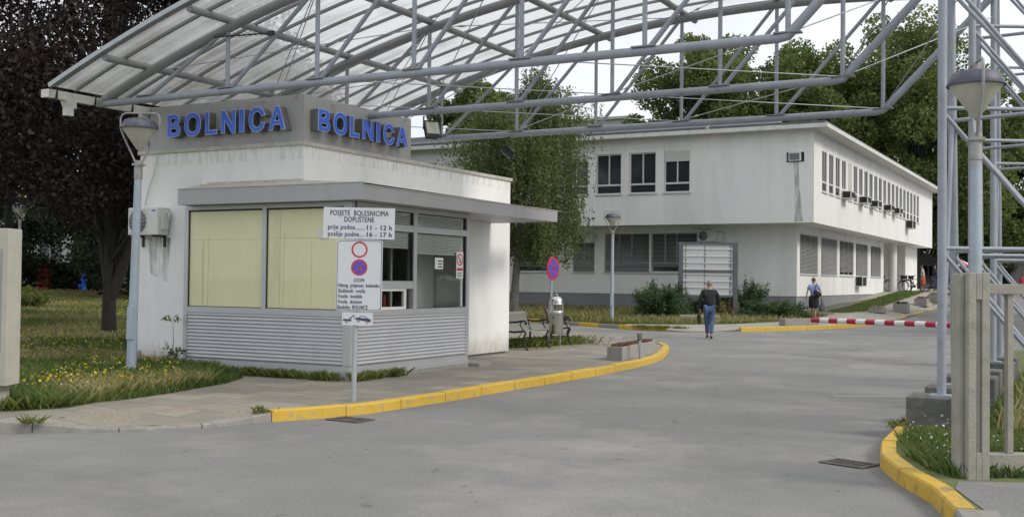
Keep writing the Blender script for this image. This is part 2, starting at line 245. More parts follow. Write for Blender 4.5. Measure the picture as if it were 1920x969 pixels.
# ------------------------------------------------------------------ mesh helpers
def link(o, parent=None):
    COL.objects.link(o)
    if parent: o.parent = parent
    return o
class MB:
    def __init__(s): s.v = []; s.f = []; s.m = []; s.sm = []
    def add(s, vs, fs, mi=0, smooth=False):
        b = len(s.v); s.v += [tuple(x) for x in vs]
        for f in fs: s.f.append([i+b for i in f]); s.m.append(mi); s.sm.append(smooth)
        return s
    def box(s, x0, x1, y0, y1, z0, z1, mi=0):
        v = [(x0, y0, z0), (x1, y0, z0), (x1, y1, z0), (x0, y1, z0), (x0, y0, z1), (x1, y0, z1), (x1, y1, z1), (x0, y1, z1)]
        return s.add(v, [(0, 3, 2, 1), (4, 5, 6, 7), (0, 1, 5, 4), (1, 2, 6, 5), (2, 3, 7, 6), (3, 0, 4, 7)], mi)
    def obox(s, c, ax, ay, hx, hy, z0, z1, mi=0):
        c = Vector(c); ax = Vector(ax).normalized()*hx; ay = Vector(ay).normalized()*hy
        p = [c-ax-ay, c+ax-ay, c+ax+ay, c-ax+ay]
        v = [(q.x, q.y, z0) for q in p]+[(q.x, q.y, z1) for q in p]
        return s.add(v, [(0, 3, 2, 1), (4, 5, 6, 7), (0, 1, 5, 4), (1, 2, 6, 5), (2, 3, 7, 6), (3, 0, 4, 7)], mi)
    def bar(s, a, b, w, h, mi=0, up=(0, 0, 1)):
        a = Vector(a); b = Vector(b); d = (b-a).normalized(); u = Vector(up)
        if abs(d.dot(u)) > .98: u = Vector((0, 1, 0))
        x = d.cross(u).normalized()*w/2; y = x.cross(d).normalized()*h/2
        v = [a-x-y, a+x-y, a+x+y, a-x+y, b-x-y, b+x-y, b+x+y, b-x+y]
        return s.add(v, [(0, 1, 2, 3), (7, 6, 5, 4), (0, 4, 5, 1), (1, 5, 6, 2), (2, 6, 7, 3), (3, 7, 4, 0)], mi)
    def tube(s, pts, r, n=10, mi=0, cap=True, closed=False):
        pts = [Vector(p) for p in pts]; rs = r if isinstance(r, (list, tuple)) else [r]*len(pts)
        vs = []; L = len(pts); prev = None
        for i, p in enumerate(pts):
            if closed: d = pts[(i+1) % L]-pts[i-1]
            else: d = pts[min(i+1, L-1)]-pts[max(i-1, 0)]
            d.normalize()
            if prev is None:
                u = Vector((0, 0, 1)) if abs(d.z) < .95 else Vector((0, 1, 0)); x = d.cross(u).normalized()
            else: x = (prev-d*prev.dot(d)).normalized()
            prev = x; y = d.cross(x)
            for k in range(n):
                a = 2*math.pi*k/n; vs.append(p+(x*math.cos(a)+y*math.sin(a))*rs[i])
        fs = []
        for i in range(L if closed else L-1):
            j = (i+1) % L
            for k in range(n): fs.append((i*n+k, i*n+(k+1) % n, j*n+(k+1) % n, j*n+k))
        s.add(vs, fs, mi, True)
        if cap and not closed: s.add(vs[:n], [tuple(range(n))[::-1]], mi); s.add(vs[-n:], [tuple(range(n))], mi)
        return s
    def lathe(s, prof, c=(0, 0, 0), n=20, mi=0, smooth=True):
        c = Vector(c); vs = []
        for r, z in prof:
            for k in range(n): a = 2*math.pi*k/n; vs.append((c.x+r*math.cos(a), c.y+r*math.sin(a), c.z+z))
        fs = [(i*n+k, i*n+(k+1) % n, (i+1)*n+(k+1) % n, (i+1)*n+k) for i in range(len(prof)-1) for k in range(n)]
        return s.add(vs, fs, mi, smooth)
    def quad(s, a, b, c, d, mi=0): return s.add([a, b, c, d], [(0, 1, 2, 3)], mi)
    def prism(s, poly, off, mi=0, mi2=None):
        off = Vector(off); a = [Vector(p) for p in poly]; n = len(a); v = a+[p+off for p in a]
        s.add(v, [tuple(range(n))[::-1], tuple(range(n, 2*n))], mi)
        return s.add(v, [(i, (i+1) % n, n+(i+1) % n, n+i) for i in range(n)], mi if mi2 is None else mi2)
    def xform(s, mtx):
        s.v = [tuple(mtx @ Vector(p)) for p in s.v]; return s
    def build(s, name, mats, parent=None, bevel=0):
        me = bpy.data.meshes.new(name); me.from_pydata(s.v, [], s.f)
        for q in (mats if isinstance(mats, (list, tuple)) else [mats]): me.materials.append(M[q] if isinstance(q, str) else q)
        me.polygons.foreach_set('material_index', s.m); me.polygons.foreach_set('use_smooth', s.sm); me.update()
        o = link(bpy.data.objects.new(name, me), parent)
        if bevel:
            b = o.modifiers.new('bevel', 'BEVEL'); b.width = bevel; b.segments = 2; b.limit_method = 'ANGLE'; b.angle_limit = R(40)
        return o
def tag(o, label, cat, group=None):
    o['label'] = label; o['category'] = cat
    if group: o['group'] = group
    return o
def structure(o): o['kind'] = 'structure'; return o
def stuff(o, label, cat): o['label'] = label; o['category'] = cat; o['kind'] = 'stuff'; return o
def empty(name, loc=(0, 0, 0), rz=0, label=None, cat=None, group=None, rot=None):
    o = bpy.data.objects.new(name, None); o.empty_display_size = .2; link(o); o.location = loc; o.rotation_euler = rot or (0, 0, rz)
    if label: tag(o, label, cat, group)
    return o
def copy_tree(o, parent=None, loc=None, rz=None, label=None):
    c = o.copy(); COL.objects.link(c)
    if parent is not None: c.parent = parent
    if loc is not None: c.location = loc
    if rz is not None: c.rotation_euler = (0, 0, rz)
    if label: c['label'] = label
    for ch in list(o.children): copy_tree(ch, c)
    return c

# ------------------------------------------------------------------ terrain
def cl(x, a, b): return max(a, min(b, x))
ZW = [(36, 0), (43, .08), (46, .2), (48, .28), (53, .41), (60, .73), (68.5, 1.12), (75, 1.25)]
def zw(Y):
    if Y <= ZW[0][0]: return 0
    for (a, za), (b, zb) in zip(ZW, ZW[1:]):
        if Y <= b: return za+(zb-za)*(Y-a)/(b-a)
    return 1.25
def gz(X, Y):
    left = .0225*cl(-X-16, 0, 48)
    zr = .0265*cl(Y-44.5, 0, 28)
    t = cl((-7.6-X)/2.2, 0, 1); t = t*t*(3-2*t)
    return max(left, zr*(1-t)+zw(Y)*t)
def sheet(name, poly, zoff, mname, step=2.0, parent=None, zf=None):
    bm = bmesh.new(); vs = [bm.verts.new((x, y, 0)) for x, y in poly]; bm.faces.new(vs); bmesh.ops.triangulate(bm, faces=bm.faces[:])
    xs = [p[0] for p in poly]; ys = [p[1] for p in poly]
    for lo, hi, ax in ((min(xs), max(xs), 0), (min(ys), max(ys), 1)):
        q = math.floor(lo/step)*step+step
        while q < hi:
            co = (q, 0, 0) if ax == 0 else (0, q, 0); no = (1, 0, 0) if ax == 0 else (0, 1, 0)
            bmesh.ops.bisect_plane(bm, geom=bm.verts[:]+bm.edges[:]+bm.faces[:], plane_co=co, plane_no=no, dist=1e-5); q += step
    for v in bm.verts: v.co.z = gz(v.co.x, v.co.y)+zoff+(zf(v.co.x, v.co.y) if zf else 0)
    bmesh.ops.recalc_face_normals(bm, faces=bm.faces[:])
    if bm.faces and sum(f.normal.z for f in bm.faces) < 0: bmesh.ops.reverse_faces(bm, faces=bm.faces[:])
    me = bpy.data.meshes.new(name); bm.to_mesh(me); bm.free(); me.materials.append(M[mname]); 
    return structure(link(bpy.data.objects.new(name, me), parent))
# ground to the horizon
xs = [-900, -400, -200, -120]+list(range(-90, 61, 4))+[90, 160, 300, 900]; ys = [-300, -100, -40]+list(range(-20, 121, 4))+[160, 260, 500, 1000]
g = MB(); vs = [(x, y, gz(x, y)-.035) for y in ys for x in xs]; nx = len(xs)
g.add(vs, [(j*nx+i, j*nx+i+1, (j+1)*nx+i+1, (j+1)*nx+i) for j in range(len(ys)-1) for i in range(nx-1)]); structure(g.build('ground', 'turf'))
KF = [(-27, 38.5), (-20.35, 37.7), (-17.5, 37.0), (-14.8, 36.05), (-13.3, 35.75), (-12.2, 35.9), (-11.01, 36.9), (-10.1, 38.2), (-9.2, 39.9), (-8.5, 42.5), (-8.0, 45.0), (-7.75, 46.9), (-7.65, 52), (-7.6, 60), (-7.6, 120)]
sheet('road', [(-40, -14), (40, -14), (40, 120), (-7.6, 120)]+[p for p in KF[::-1][1:]]+[(-27, 30), (-27, 8)], 0, 'asphalt', 3)
# near pavement with kerb line
KN = [(-18, 3.6), (-14, 5.8), (-10.45, 7.81), (-9.88, 8.22), (-9.3, 8.66), (-8.9, 9.3), (-8.66, 10.1), (-8.37, 10.7), (-8.17, 11.4), (-8.08, 13.0), (-8.08, 14.5), (-8.06, 16.4), (-8.06, 18.3), (-8.16, 20.3), (-8.38, 22.0), (-8.67, 23.2), (-9.1, 24.6), (-9.55, 25.9), (-10.1, 26.9), (-10.9, 27.6)]
def dip(x, y):
    d = math.hypot(x+9.15, y-8.85); return -.08*cl(1.6-d, 0, 1)
PV = [(x-.14, y+.03) for x, y in KN]
MF = [(-13.5, 6.9), (-11.5, 8.2), (-11.16, 8.6), (-10.98, 9.1), (-11.25, 10.06), (-11.3, 11.1), (-11.6, 12.5), (-12.0, 13.3), (-12.6, 13.9), (-15.0, 14.0)]
sheet('pavement', PV+[(-12.07, 28.08), (-12.74, 30.26), (-16, 32), (-16, 14.3)]+MF[::-1]+[(-18.5, 4.4)], .11, 'paving', 1.0, zf=dip)
sheet('aggregate_patch', [(-10.5, 8.6), (-9.75, 8.75), (-9.2, 9.15), (-8.95, 9.75), (-8.85, 10.3), (-9.25, 10.4), (-9.8, 10.1), (-10.4, 9.6)], .115, 'pebble', .5, zf=dip)
sheet('bench_ground', [(-16, 22.0), (-12.1, 22.0), (-11.35, 22.6), (-11.3, 24.3), (-11.45, 25.6), (-12.6, 26.6), (-16, 28)], .116, 'sandy', 1)
# far pavement, wall path, terrace
sheet('far_pavement', [(-14.8, 36.2), (-13.3, 35.9), (-12.2, 36.05), (-11.1, 37.05), (-10.22, 38.3), (-9.35, 39.97), (-8.65, 42.5), (-8.15, 45), (-7.9, 46.9), (-7.8, 52), (-7.75, 60), (-7.75, 70), (-9.45, 70), (-9.45, 50.4), (-10.0, 46.6), (-11.0, 42.6), (-12.2, 39.5), (-13.6, 38.1), (-15.5, 37.4)], .122, 'path', .8, zf=lambda x, y: -.1*cl(1.5-math.hypot(x+12.2, y-36.1)/1.5, 0, 1))
sheet('wall_path', [(-11.86, 48), (-10.0, 46.8), (-10.1, 48.5), (-10.85, 51), (-11.0, 55), (-11.0, 69), (-11.86, 69)], .11, 'path', 1.5)
sheet('terrace', [(-24, 68.9), (-7.75, 68.9), (-7.75, 120), (-24, 120)], .05, 'path', 3)
sheet('verge', [(x, y+.16) for x, y in KF[:-2]]+[(-7.8, 68.9), (-14, 68.9), (-14, 50), (-27, 50)], .10, 'turf', 1.5, zf=lambda x, y: -.12*cl(1.5-math.hypot(x+12.2, y-36.1)/1.5, 0, 1))
sheet('meadow', MF+[(-15.4, 14.1), (-15.4, 21), (-16, 22), (-16, 28), (-27, 30), (-27, 60), (-90, 120), (-200, 120), (-200, -10), (-40, -10), (-19, 4.4)], .112, 'turf', 3)
IS = [(-1.6, 30.5), (-2.2, 29), (-2.35, 26), (-2.3, 20), (-2.2, 15.5), (-2.13, 14.1), (-2.05, 12.6), (-2.0, 11.5), (-1.85, 10.6), (-1.55, 9.8), (-1.22, 9.15), (-.95, 8.3), (-.6, 7.0), (-.2, 5.6), (.4, 4)]
sheet('island', [(x+.13, y) for x, y in IS]+[(25, 4), (25, 31), (8, 31), (-1.4, 31)], .12, 'turf', 1)
sheet('forecourt', [(-1.05, 9.5), (-1.03, 9.15), (-.72, 8.3), (-.36, 7.0), (.05, 5.6), (.62, 4.1), (24, 4.2), (24, 22), (8, 14.3)], .126, 'asphalt', 1)
M['gutterdirt'] = mat('gutter_dirt', (.3, .26, .2), .95, var=.2, scale=5)

def kerb(name, pts, w, h, mats, seg=1.0, h_f=None, in_left=True):
    """row of kerb stones along pts; each stone its own bevelled block, inner side to the left of travel"""
    P = [Vector((x, y, 0)) for x, y in pts]; out = []; d = 0
    for a, b in zip(P, P[1:]): d += (b-a).length
    def at(s):
        for a, b in zip(P, P[1:]):
            L = (b-a).length
            if s <= L: return a+(b-a)*(s/L), (b-a).normalized()
            s -= L
        return P[-1], (P[-1]-P[-2]).normalized()
    k = MB(); n = max(1, round(d/seg)); g_ = .006
    for i in range(n):
        s0 = d*i/n+g_; s1 = d*(i+1)/n-g_; sub = 3; mi = mats(i, n) if callable(mats) else 0
        rows = []; jit = random.uniform(-.006, .006)
        for j in range(sub+1):
            p, t = at(s0+(s1-s0)*j/sub); nn = Vector((-t.y, t.x, 0))*(1 if in_left else -1)
            z = gz(p.x, p.y); hh = (h_f(p.x, p.y) if h_f else h)+jit; c = .018
            rows.append([(p.x, p.y, z-.05), (p.x+nn.x*.008, p.y+nn.y*.008, z+hh-c), (p.x+nn.x*c*1.3, p.y+nn.y*c*1.3, z+hh), (p.x+nn.x*w, p.y+nn.y*w, z+hh), (p.x+nn.x*w, p.y+nn.y*w, z-.05)])
        v = [q for r_ in rows for q in r_]; f = []
        for j in range(sub):
            for q in range(4): f.append((j*5+q, (j+1)*5+q, (j+1)*5+q+1, j*5+q+1))
        f += [(0, 1, 2, 3, 4), tuple(sub*5+q for q in (4, 3, 2, 1, 0))]
        if not in_left: pass
        k.add(v, f, mi)
    return structure(k.build(name, ['yellowkerb', 'greykerb', 'wornkerb']))
def hn(x, y): return .135+dip(x, y)*1.05
kerb('kerb_grey_near', KN[:7], .15, .135, lambda i, n: 1, .9, hn)
kerb('kerb_yellow_near', KN[6:-1], .15, .135, lambda i, n: 0, 1.0)
kerb('kerb_end_near', KN[-2:]+[(-12, 28.2), (-12.6, 30.3)], .15, .09, lambda i, n: 1, 1.0)
pat = [1, 1, 0, 1, 0, 1, 0, 1, 0, 1, 0, 2, 0, 1]
kerb('kerb_far_side_road', KF[:5], .15, .15, lambda i, n: (0 if i in (10, 7) else (2 if i >= 12 else 1)), 1.0)
kerb('kerb_dropped', KF[4:7], .15, .03, lambda i, n: 1, .8)
kerb('kerb_yellow_far', KF[6:11]+[(-7.95, 45.6)], .15, .15, lambda i, n: 0, 1.0)
kerb('kerb_lane', [(-7.75, 47.5), (-7.62, 56), (-7.6, 66), (-7.6, 90)], .15, .14, lambda i, n: (1, 0, 1, 0, 2)[i % 5], 1.6)
kerb('kerb_island', IS[5:0:-1], .15, .14, lambda i, n: 1, 1.0, in_left=False)
kerb('kerb_island_yellow', IS[5:12], .15, .14, lambda i, n: 2 if i % 2 or i > 5 else 0, .8)
kerb('kerb_island_grey', IS[11:], .28, .13, lambda i, n: 1, 1.2)
kerb('kerb_island_back', [(-1.4, 30.9), (2, 31.4), (10, 31.6)], .15, .15, lambda i, n: 0, 1.0, in_left=False)
# painted worn road marks near the footings and crossing
mk = MB()
for p in ([(-3.6, 16.8), (-2.6, 17.4), (-2.55, 17.6), (-3.65, 17.0)], [(-8.2, 46.0), (-7.4, 48.6), (-6.9, 48.6), (-7.8, 45.7)]):
    mk.add([(x, y, gz(x, y)+.005) for x, y in p], [(0, 1, 2, 3)])
M['roadpaint'] = mat('worn_road_paint', (.32, .315, .29), .8, var=.2, scale=6, dirt=(.25, .25, .24), dirt_scale=5, dirt_amt=1)
structure(mk.build('road_marking', 'roadpaint'))

# ================================================================== gatehouse
X0, X1, XB, YW, YB, YR = -15.2, -11.5, -10.34, 14.1, 13.85, 21.15
gh = empty('gatehouse', ((X0+X1)/2, 17.5, .12)); tag(gh, 'white rendered gatehouse with grey glazed bay and blue lettered sign box on its roof', 'gatehouse')
GO = Vector(gh.location)
def G(mb, name, mats, parent=None, bevel=0):
    mb.xform(Matrix.Translation(-GO)) if parent is None else None
    o = mb.build(name, mats, parent or gh, bevel); return o
def sub(mb, name, mats, parent, bevel=0):   # parts whose parent sits at gatehouse origin
    mb.xform(Matrix.Translation(-GO)); return mb.build(name, mats, parent, bevel)
# walls: front left pier, side, rear, right return (an open shell so that the bay looks into a room)
wl = MB(); t = .25
wl.box(X0, -13.82, YW, YW+t, .16, 3.86)          # pier left of bay
wl.box(-13.82, X1, YW, YW+t, 2.95, 3.86)         # above bay, front
wl.box(X0, X0+t, YW+t, YR, .16, 3.86)            # left side
wl.box(X0+t, X1, YR-t, YR, .16, 3.86)            # rear
wl.box(X1-t, X1, 17.45, YR-t, .16, 3.86)         # right side beyond bay
wl.box(X1-t, X1, YW+t, 17.45, 2.95, 3.86)        # right side above bay
wl.box(X0+t, X1-t, YW+t, YR-t, 3.6, 3.75)        # roof slab
wall = G(wl, 'wall', 'render')
bs = MB(); bs.box(X0+.04, -13.82, YW+.04, YW+.2, .02, .16); G(bs, 'plinth', 'plinth'); bs = MB(); bs.box(X1-.2, X1-.05, 17.5, YR-.05, .02, .16); G(bs, 'plinth', 'plinth')
cp = MB(); o_ = .035
cp.box(X0-o_, X1+o_, YW-o_, YW+.3, 3.862, 3.925); cp.box(X1-.28, X1+o_, YW+.3, YR+o_, 3.862, 3.925); cp.box(X0-o_, X0+.28, YW+.3, YR+o_, 3.862, 3.925); cp.box(X0+.28, X1-.28, YR-.3, YR+o_, 3.862, 3.925)
G(cp, 'coping', 'coping')
# floor + ceiling of the room
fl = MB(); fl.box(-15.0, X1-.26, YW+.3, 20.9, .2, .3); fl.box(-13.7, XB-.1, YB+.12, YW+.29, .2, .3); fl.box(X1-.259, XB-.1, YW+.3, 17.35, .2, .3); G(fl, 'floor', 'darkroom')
ce = MB(); ce.box(-13.7, XB-.06, YB+.06, 17.4, 2.86, 2.9); ce.box(-14.9, X1-.3, 14.4, 20.8, 2.92, 2.96); G(ce, 'ceiling', 'white')
# base of bay
bb = MB(); bb.box(-13.82, XB+.03, YB-.03, YB+.15, .02, .17); bb.box(XB-.12, XB+.03, YB+.15, 17.42, .02, .17); bb.box(XB-.9, XB+.25, 17.44, 17.9, .02, .17)
G(bb, 'bay_footing', 'planter')
sk = MB(); sk.box(-13.82, XB+.015, YB-.015, YB+.1, .172, .33); sk.box(XB-.1, XB+.015, YB+.1, 17.42, .172, .33)
sk.box(-13.82, XB+.028, YB-.03, YB-.016, .172, .235); sk.box(XB+.016, XB+.03, YB-.03, 17.42, .172, .235)
G(sk, 'bay_skirting', 'alu')
# corrugated sheets: 13 half-round ribs
def corr(u0, u1, z0, z1, ax):
    k = MB(); n = 13; p = (z1-z0)/n; rows = []
    for i in range(n):
        for q in range(8):
            a = q/8; h = .5-.5*math.cos(2*math.pi*a); rows.append((z0+(i+a)*p, .022*(h**.7)))
    rows.append((z1, 0)); v = []
    for z, d in rows:
        for u in (u0, u1): v.append((u, YB-.002-d, z) if ax == 'y' else (XB+.002+d, u, z))
    k.add(v, [(2*i, 2*i+1, 2*i+3, 2*i+2) for i in range(len(rows)-1)], 0, True)
    if ax == 'y': k.box(u0, u1, YB, YB+.06, z0, z1)
    else: k.box(XB-.06, XB, u0, u1, z0, z1)
    return k
G(corr(-13.74, XB-.13, .335, 1.10, 'y'), 'corrugated_panel', 'corr'); G(corr(YB+.1, 17.36, .335, 1.10, 'x'), 'corrugated_panel', 'corr')
# frames (front): posts at ends, mullion between the two yellowed panes
fr = MB(); y0, y1 = YB-.02, YB+.06
for a, b in ((-13.83, -13.745), (-12.115, -12.03), (XB-.125, XB+.02)): fr.box(a, b, y0-.004, y1+.004, .336 if a != -12.115 else 1.2, 2.9)
for z0, z1 in ((1.10, 1.2), (2.83, 2.9)):
    fr.box(-13.745, -12.115, y0, y1, z0, z1); fr.box(-12.03, XB-.125, y0, y1, z0, z1)
fr.box(-12.12, -12.025, y0+.002, y1, 1.10, 1.199)
G(fr, 'front_frame', 'alu')
for a, b in ((-13.745, -12.115), (-12.03, XB-.125)):
    q = MB(); q.box(a+.012, b-.012, YB+.012, YB+.018, 1.21, 2.82); pn = G(q, 'papered_pane', 'paperpane')
    q = MB(); q.box(a, a+.014, YB-.005, YB+.01, 1.2, 2.83); q.box(b-.012, b, YB-.005, YB+.01, 1.2, 2.83); q.box(a, b, YB-.006, YB+.01, 1.2, 1.212); q.box(a, b, YB-.006, YB+.01, 2.8, 2.83); sub(q, 'gasket', 'dark', pn)
    q = MB()
    for i in range(3): xx = a+(b-a)*random.uniform(.15, .85); q.box(xx, xx+.006, YB+.009, YB+.0115, 1.22, random.uniform(2.2, 2.8))
    zz = random.uniform(2.3, 2.45); q.box(a+.02, b-.02, YB+.0085, YB+.0112, zz, zz+.006)
    sub(q, 'tape_seam', mat('tape', (.58, .52, .29), .7), pn)
# notice taped beside
n_ = MB(); n_.box(-10.98, -10.78, YB-.012, YB-.008, 2.33, 2.47); G(n_, 'notice', 'paper')
# right side frame X = XB
fr = MB(); x0, x1 = XB-.06, XB+.02
fr.box(x0-.004, x1+.004, 17.33, 17.43, .336, 2.9); fr.box(x0-.002, x1+.002, 15.585, 15.685, 1.10, 2.84)
fr.box(x0, x1, YB+.125, 17.33, 1.10, 1.2); fr.box(x0, x1, YB+.125, 17.33, 2.82, 2.9); fr.box(x0, x1-.002, YB+.125, 17.33, 2.49, 2.60)
fr.box(x0, x1-.003, 14.02, 15.585, 1.535, 1.665)
fr.box(x0, x1-.001, 13.98, 14.05, 1.2, 2.82)
G(fr, 'side_frame', 'alu')
def pane(y0, y1, z0, z1, nm='pane'):
    q = MB(); q.quad((XB-.025, y0, z0), (XB-.025, y1, z0), (XB-.025, y1, z1), (XB-.025, y0, z1)); return G(q, nm, 'glass')
pane(14.05, 15.585, 2.6, 2.82); pane(15.685, 17.33, 2.6, 2.82); p1 = pane(14.05, 15.585, 1.665, 2.49); p2 = pane(15.685, 17.33, 1.2, 2.49)
# serving hatch
hf = MB(); 
for a, b, c, d in ((14.6, 15.33, 1.2, 1.24), (14.6, 15.33, 1.5, 1.535), (14.6, 14.66, 1.24, 1.5), (15.33, 15.39, 1.2, 1.535), (14.05, 14.6, 1.2, 1.22)): hf.box(XB-.05, XB+.008, a, b, c, d)
ho = G(hf, 'serving_hatch', 'white'); q = MB(); q.quad((XB-.025, 14.66, 1.24), (XB-.025, 15.33, 1.24), (XB-.025, 15.33, 1.5), (XB-.025, 14.66, 1.5)); sub(q, 'pane', 'glass', ho)
pane(14.05, 14.6, 1.22, 1.535)
# gaskets
q = MB()
for a, b, c, d in ((14.05, 15.585, 1.665, 2.49), (15.685, 17.33, 1.2, 2.49), (14.05, 15.585, 2.6, 2.82), (15.685, 17.33, 2.6, 2.82)):
    q.box(XB-.02, XB+.004, a, a+.014, c, d); q.box(XB-.02, XB+.004, b-.03, b, c, d); q.box(XB-.02, XB+.0035, a, b, c, c+.01); q.box(XB-.02, XB+.0035, a, b, d-.014, d)
G(q, 'gasket', 'dark')
# venetian blinds
def blind(y0, y1, z0, z1, tilt=.6):
    k = MB(); z = z1-.02; k.box(XB-.055, XB-.03, y0, y1, z1-.02, z1)
    while z > z0:
        k.add([(XB-.05, y0, z), (XB-.05, y1, z), (XB-.037, y1, z-.02), (XB-.037, y0, z-.02)], [(0, 1, 2, 3)]); z -= .025
    for yy in (y0+.35*(y1-y0), y0+.67*(y1-y0)): k.box(XB-.035, XB-.033, yy, yy+.004, z0-.02, z1)
    k.box(XB-.052, XB-.036, y0, y1, z0-.02, z0)
    return G(k, 'blind', 'blind')
blind(14.06, 15.57, 2.62, 2.81, 2.4); blind(15.7, 17.25, 2.62, 2.81, 2.4); blind(14.06, 15.5, 2.23, 2.48, .5); blind(15.7, 17.25, 2.15, 2.48, .5)
# papers on the glass
q = MB(); q.box(XB+.001, XB+.003, 16.28, 16.55, 1.88, 2.08); nn = G(q, 'window_notice', 'paper')
q = MB()
for i, zz in enumerate((2.02, 1.97, 1.92)): q.box(XB+.0032, XB+.0045, 16.38, 16.52, zz-.011, zz+.011)
q.lathe([(0, 0), (.02, 0), (.02, .001), (0, .001)], (0, 0, 0), 10); 
sub(q, 'notice_text', 'ink', nn)
ps = MB(); ps.box(XB+.001, XB+.003, 17.0, 17.24, 1.72, 2.2); po = G(ps, 'no_entry_poster', 'paper')
q = MB()
for i in range(24):
    a, b = 2*math.pi*i/24, 2*math.pi*(i+1)/24; cy, cz = 17.12, 2.06
    q.add([(XB+.0045, cy+r_*math.cos(w_), cz+r_*math.sin(w_)) for r_, w_ in ((.085, a), (.11, a), (.11, b), (.085, b))], [(0, 1, 2, 3)])
q.bar((XB+.0045, 17.05, 2.13), (XB+.0045, 17.19, 1.99), .02, .001); q.box(XB+.004, XB+.005, 17.02, 17.22, 1.86, 1.91); q.box(XB+.0045, XB+.0055, 17.105, 17.135, 2.0, 2.1)
sub(q, 'poster_print', 'red', po)
q = MB()
for i in range(3): q.box(XB+.0038, XB+.005, 17.03, 17.2, 1.75+i*.032, 1.763+i*.032)
sub(q, 'poster_text', 'ink', po)
# inner partition
iw = MB(); iw.box(-13.5, -11.5, 17.9, 18.0, .3, 2.92); iw.box(XB-1.1, XB-.15, 17.38, 17.44, .3, 2.9); G(iw, 'partition', 'white')
iw = MB(); iw.box(XB-.75, XB-.7, 16.55, 17.36, .3, 2.5); iw.box(XB-.75, XB-.7, 15.95, 16.0, .3, 2.5); iw.box(XB-.75, XB-.7, 16.0, 16.55, .3, 1.1); G(iw, 'inner_door', 'white')
iw = MB(); iw.box(XB-1.5, XB-1.0, 14.2, 15.6, .3, 2.2); iw.box(-13, -12.6, 14.6, 17, .3, 2.3); G(iw, 'dark_backing', 'darkroom')  # dark boxes added behind the glass to darken the view into the room

# fascia canopy round the bay
fc = MB(); x0, x1, y0, y1 = -13.72, -9.93, 13.55, 20.3
fc.box(x0, x1, y0, y0+.04, 2.9, 3.155); fc.box(x1-.04, x1, y0+.04, y1, 2.9, 3.12); fc.box(x0, x0+.04, y0+.04, YW-.002, 2.9, 3.155); fc.box(X1+.002, x1-.04, y1-.04, y1, 2.9, 3.12)
G(fc, 'fascia', 'greymetal')
so_ = MB(); so_.box(x0+.04, x1-.04, y0+.04, YB-.025, 2.905, 2.93); so_.box(XB+.025, x1-.04, YB-.025, y1-.04, 2.905, 2.93); so_.box(X1+.002, XB+.025, 17.44, y1-.04, 2.907, 2.93)
G(so_, 'soffit', 'greymetal')
rf = MB(); zt = 3.13
rf.add([(x0, y0, zt+.03), (x1, y0, zt+.03), (X1, YW-.003, zt+.16), (x0, YW-.003, zt+.16)], [(0, 1, 2, 3)])
rf.add([(x1, y0, zt+.03), (x1, y1, zt+.0), (X1+.003, y1, zt+.1), (X1+.003, YW, zt+.16)], [(0, 1, 2, 3)])
rf.box(x0-.01, x1+.012, y0-.012, y0+.02, 3.157, 3.17); rf.box(x1-.02, x1+.012, y0+.02, y1+.01, 3.122, 3.135)
for i in range(5):
    yy = 14.6+i*1.3; rf.add([(x1+.01, yy, 3.136), (x1+.01, yy+1.28, 3.136), (x1-.5, yy+1.28, 3.175), (x1-.5, yy, 3.155)], [(0, 1, 2, 3)])
rf.box(-13.55, X1, YW-.05, YW-.003, 3.27, 3.31)
G(rf, 'bay_roof', 'coping')

M['streak'] = stainmat('rain_streak', (.45, .42, .37), .22); M['streak'].node_tree.nodes['Mapping.001'].inputs['Scale'].default_value = (16, 16, 2.5)
k = MB(); k.quad((X0, YW-.004, 3.64), (X1, YW-.004, 3.64), (X1, YW-.004, 3.861), (X0, YW-.004, 3.861)); k.quad((X1+.004, YW, 3.66), (X1+.004, YR, 3.66), (X1+.004, YR, 3.861), (X1+.004, YW, 3.861)); k.quad((X1+.004, 17.5, .16), (X1+.004, YR, .16), (X1+.004, YR, .45), (X1+.004, 17.5, .38)); G(k, 'rain_streaks', 'streak')
# sign box with raised letters
sb = MB(); SX0, SX1, SY0, SY1 = -15.0, -11.52, 14.12, 17.25
sb.box(SX0, SX1, SY0, SY0+.06, 3.927, 4.70); sb.box(SX1-.06, SX1, SY0+.061, SY1, 3.927, 4.70); sb.box(SX0, SX0+.05, SY0+.061, SY1, 3.927, 4.66)
signbox = G(sb, 'sign_box', 'signgrey')
q = MB(); q.box(SX0-.28, SX0-.06, SY0+.02, SY0+.06, 3.93, 4.72); q.box(SX0-.06, SX0-.01, SY0+.3, SY0+.35, 3.93, 4.6); G(q, 'sign_bracket', 'steel')
def textmesh(body, size, extrude=0, offset=0, sx=1, font_align='LEFT', spacing=1):
    cu = bpy.data.curves.new('t', 'FONT'); cu.body = body; cu.size = size; cu.extrude = extrude; cu.offset = offset; cu.align_x = font_align; cu.space_character = spacing
    cu.resolution_u = 4; o = bpy.data.objects.new('t', cu); COL.objects.link(o); dg = bpy.context.evaluated_depsgraph_get()
    me = bpy.data.meshes.new_from_object(o.evaluated_get(dg)); bpy.data.objects.remove(o); bpy.data.curves.remove(cu)
    v = [(p.co.x*sx, p.co.y, p.co.z) for p in me.vertices]; f = [tuple(p.vertices) for p in me.polygons]; bpy.data.meshes.remove(me); return v, f
